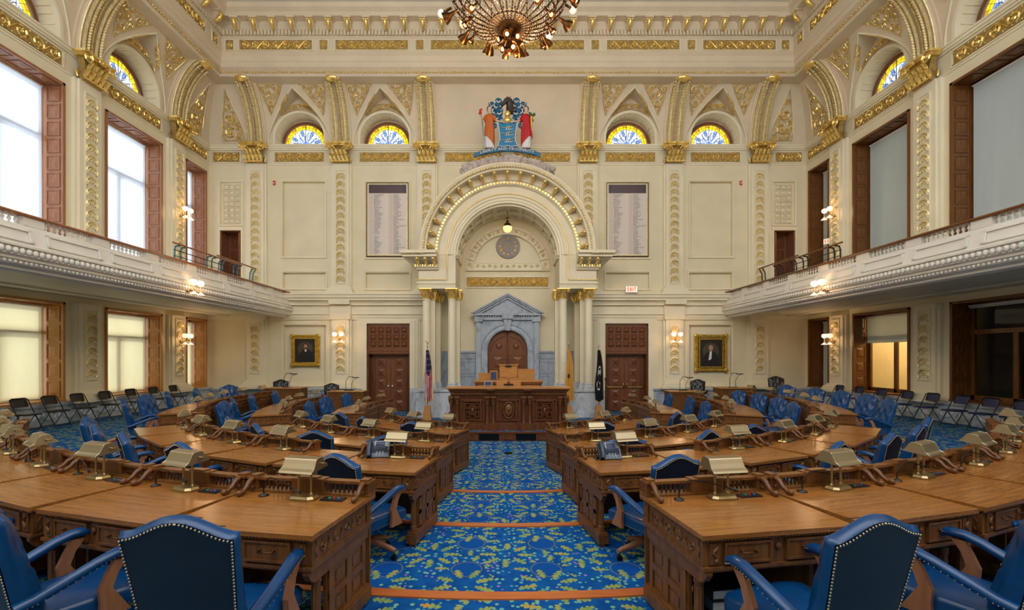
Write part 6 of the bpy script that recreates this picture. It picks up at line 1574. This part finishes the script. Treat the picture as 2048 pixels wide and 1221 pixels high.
# ------------------------------------------------------------------ telephones
def make_phone(label):
    t = thing('telephone', label, 'telephone'); Mx = xf(Matrix.Translation((0, .03, .09)) @ Matrix.Rotation(radians(52), 4, 'X'))
    m = MB().use('slate_plastic'); m.M = Mx; m.box(-.13, .13, -.11, .10, -.012, .012); m.M = None; m.hexa([(-.11, -.03, 0), (.11, -.03, 0), (.11, .10, 0), (-.11, .10, 0), (-.11, .0, .1), (.11, .0, .1), (.11, .07, .15), (-.11, .07, .15)]); obj('body', m, t)
    m = MB().use('grey_plastic'); m.M = Mx; m.box(-.045, .125, -.02, .095, .012, .020); obj('faceplate', m, t)
    m = MB().use('screen'); m.M = Mx; m.box(-.030, .075, .005, .085, .020, .024); obj('display', m, t)
    m = MB().use('slate_plastic'); m.M = Mx; m.tube([(-.095, -.10, .035), (-.095, -.05, .055), (-.095, .04, .055), (-.095, .09, .035)], [.030, .022, .022, .030], 10); obj('handset', m, t)
    m = MB().use('grey_plastic'); m.M = Mx
    for i in range(3):
        for j in range(4): m.box(-.02+.035*i, -.002+.035*i, -.035-.019*j, -.024-.019*j, .012, .017)
    for j in range(4): m.box(.095, .118, .00+.022*j, .012+.022*j, .020, .024)
    obj('keys', m, t, kind='stuff')
    m = MB().use('black_plastic'); m.tube([(-.12, -.05, .03), (-.16, -.09, .02), (-.18, -.05, .01), (-.15, .02, .012), (-.10, .05, .02)], .006, 5); obj('cord', m, t)
    return t
o = make_phone('desk telephone with lit screen on the aisle desk, sunlit-window side'); KIDS.clear(); pt = snapshot(o); o['group'] = 'desk telephones'; o.location = (-1.52, 5.28, 1.101); o.rotation_euler = (0, 0, .12)
place(pt, (1.18, 5.18, 1.101), .10, 'desk telephone with lit screen on the aisle desk, dark-window side', 'desk telephones')
c_ = place(pt, (7.3, D-.14, .98), .4, 'small dark telephone on the marble ledge near the white-haired portrait', 'desk telephones')
# ------------------------------------------------------------------ witness desks in the far corners
def make_side_desk(label, w_=1.25):
    t = thing('press_desk', label, 'desk')
    m = MB().use('honey_wood'); m.box(-w_/2-.03, w_/2+.03, -.33, .33, .84, .87); obj('top', m, t)
    m = MB().use('oak'); m.box(-w_/2, w_/2, -.29, .29, .0, .84); m.box(-w_/2-.02, w_/2+.02, -.31, .31, 0, .08)
    for i in range(3): x = -w_/2+w_*(i+.5)/3; frame_rect(m, x-w_*.14, x+w_*.14, .14, .56, .02, -.305, -.29)
    m.box(-w_/2-.015, w_/2+.015, -.305, .3, .60, .64); obj('body', m, t)
    m = MB().use('carved_oak'); scroll_band(m, lambda a, b_, o: (a, -.295-o, b_), -w_/2+.05, w_/2-.05, .67, .80); obj('carved_frieze', m, t)
    return t
def make_loop_mic(label):
    t = thing('reading_microphone', label, 'microphone'); m = MB().use('black_metal')
    m.tube([(0, 0, 0), (0, 0, .35), (.10, 0, .52), (.28, 0, .50)], .010, 6); m.tube([(.22, 0, 0), (.22, 0, .25), (.30, 0, .42), (.42, 0, .46)], .008, 6); obj('gooseneck', m, t)
    m = MB().use('black_plastic'); m.box(.25, .48, -.03, .03, .47, .50); m.box(-.05, .27, -.05, .05, 0, .015); obj('head', m, t); return t
HD, HL2 = [None], [None]
blue, back_ = MATS['blue_leather'], MATS['blue_leather_back']
MATS['blue_leather'] = MATS['blue_leather_back'] = MATS['black_leather']
HB2 = [None]
for (x, y, dy, l, mic) in ((-8.0, 16.3, 1, 'oak press desk below the bearded portrait', 1), (-5.9, 16.7, 1, 'small oak press desk near the white-knobbed doors', 1), (6.55, 16.7, 1, 'small oak press desk near the push-bar doors', 1), (8.2, 16.3, 1, 'oak press desk below the white-haired portrait', 1)):
    z = tier_z(x, y)+.0; dz = 0
    first_or(HD, make_side_desk, (x, y, z), 0, l, 'oak press desks along the far wall')
    first_or(HL2, make_loop_mic, (x-(.1 if x < 0 else .15), y, z+.871), 0, 'thin looped microphone on the '+l.replace('oak ', '', 1), 'looped microphones')
for (x, y, l) in ((-8.65, 17.05, 'black tufted armchair behind the press desk, bearded portrait side'), (-6.75, 17.2, 'black tufted armchair by the small press desk, white-knobbed doors'), (7.35, 17.3, 'black tufted armchair by the small press desk, push-bar doors'), (10.0, 16.6, 'black tufted armchair in the corner by the dark window')):
    c_ = first_or(HB2, make_chair, (x, y, tier_z(x, y)), pi+.3*(1 if x < 0 else -1), l, 'black leather armchairs')
MATS['blue_leather'], MATS['blue_leather_back'] = blue, back_
# ------------------------------------------------------------------ books under the near desk, floor box, small wall fittings
for k in range(5):
    t = thing('book', ['lowest', 'second lowest', 'middle', 'second highest', 'topmost'][k]+' dark hardback in the pile under the near desk by the aisle', 'book', (1.42+.01*(k % 2), 2.95, .45+.075*k), -.1+.06*k, 'books under the near desk')
    m = MB().use(['black_plastic', 'slate_plastic'][k % 2]); m.box(-.16, .16, -.12, .12, 0, .008); m.box(-.16, .16, -.12, .12, .062, .070); m.box(-.16, -.152, -.12, .12, 0, .07); obj('cover', m, t); m = MB().use('paper'); m.box(-.15, .15, -.11, .115, .008, .062); obj('pages', m, t)
def small(name, label, cat, loc, bx, mt, rz=0, extra=None):
    t = thing(name, label, cat, loc, rz); m = MB().use(mt); m.box(*bx); obj('case', m, t)
    if extra: m = MB().use(extra[0]); m.box(*extra[1]); obj('face', m, t)
small('floor_box', 'small dark floor outlet box in the aisle carpet', 'outlet', (.02, 10.55, 0), (-.09, .09, -.06, .06, 0, .03), 'dark_void', 0, ('black_metal', (-.07, .07, -.04, .04, .03, .036)))
small('thermostat', 'grey thermostat box on the wall beside the lower pilaster', 'thermostat', (-7.15, D, 1.62), (-.05, .05, -.05, 0, -.09, .09), 'grey_box', 0, ('grey_plastic', (-.03, .03, -.056, -.05, -.02, .05)))
for sg in (-1, 1): small('fire_alarm', 'small dark red alarm strobe beside the upper pilaster, %s' % SIDE[sg], 'alarm', (sg*9.58, D, 9.42), (-.04, .04, -.06, 0, -.08, .08), 'cap_red', 0, ('flag_white', (-.02, .02, -.068, -.06, -.05, .02)))
t = thing('ladderback_chair', 'dark ladderback chair in the warm room beyond the half-shaded window', 'chair', (XW+1.7, 15.3, .45), 1.2)
for s in (-1, 1):
    m = MB().use('door_wood'); m.box(*sorted((s*.19, s*.23)), -.22, -.18, 0, 1.05); obj('leg', m, t); m = MB().use('door_wood'); m.box(*sorted((s*.19, s*.23)), .18, .22, 0, .45); obj('leg', m, t)
m = MB().use('door_wood'); m.box(-.24, .24, -.22, .24, .44, .48); obj('seat', m, t)
for k in range(3): m = MB().use('door_wood'); m.box(-.2, .2, -.21, -.19, .62+.15*k, .70+.15*k); obj('back_slat', m, t)
m = MB().use('carved_oak'); m.box(XW+.75, XW+4.0, 13.0, 16.5, .32, .45); obj('floor_beyond', m, **STRUCT)
# ------------------------------------------------------------------ unseen rear wall and gallery front, added behind the camera against low sky fill
m = MB().use('cream'); m.box(-XW, XW, -2.7, -2.5, -.3, 9.0); m.use('ivory'); m.box(-XW, XW, -2.72, -2.4, 9.0, 9.2); obj('wall_rear_blocker', m, **STRUCT)
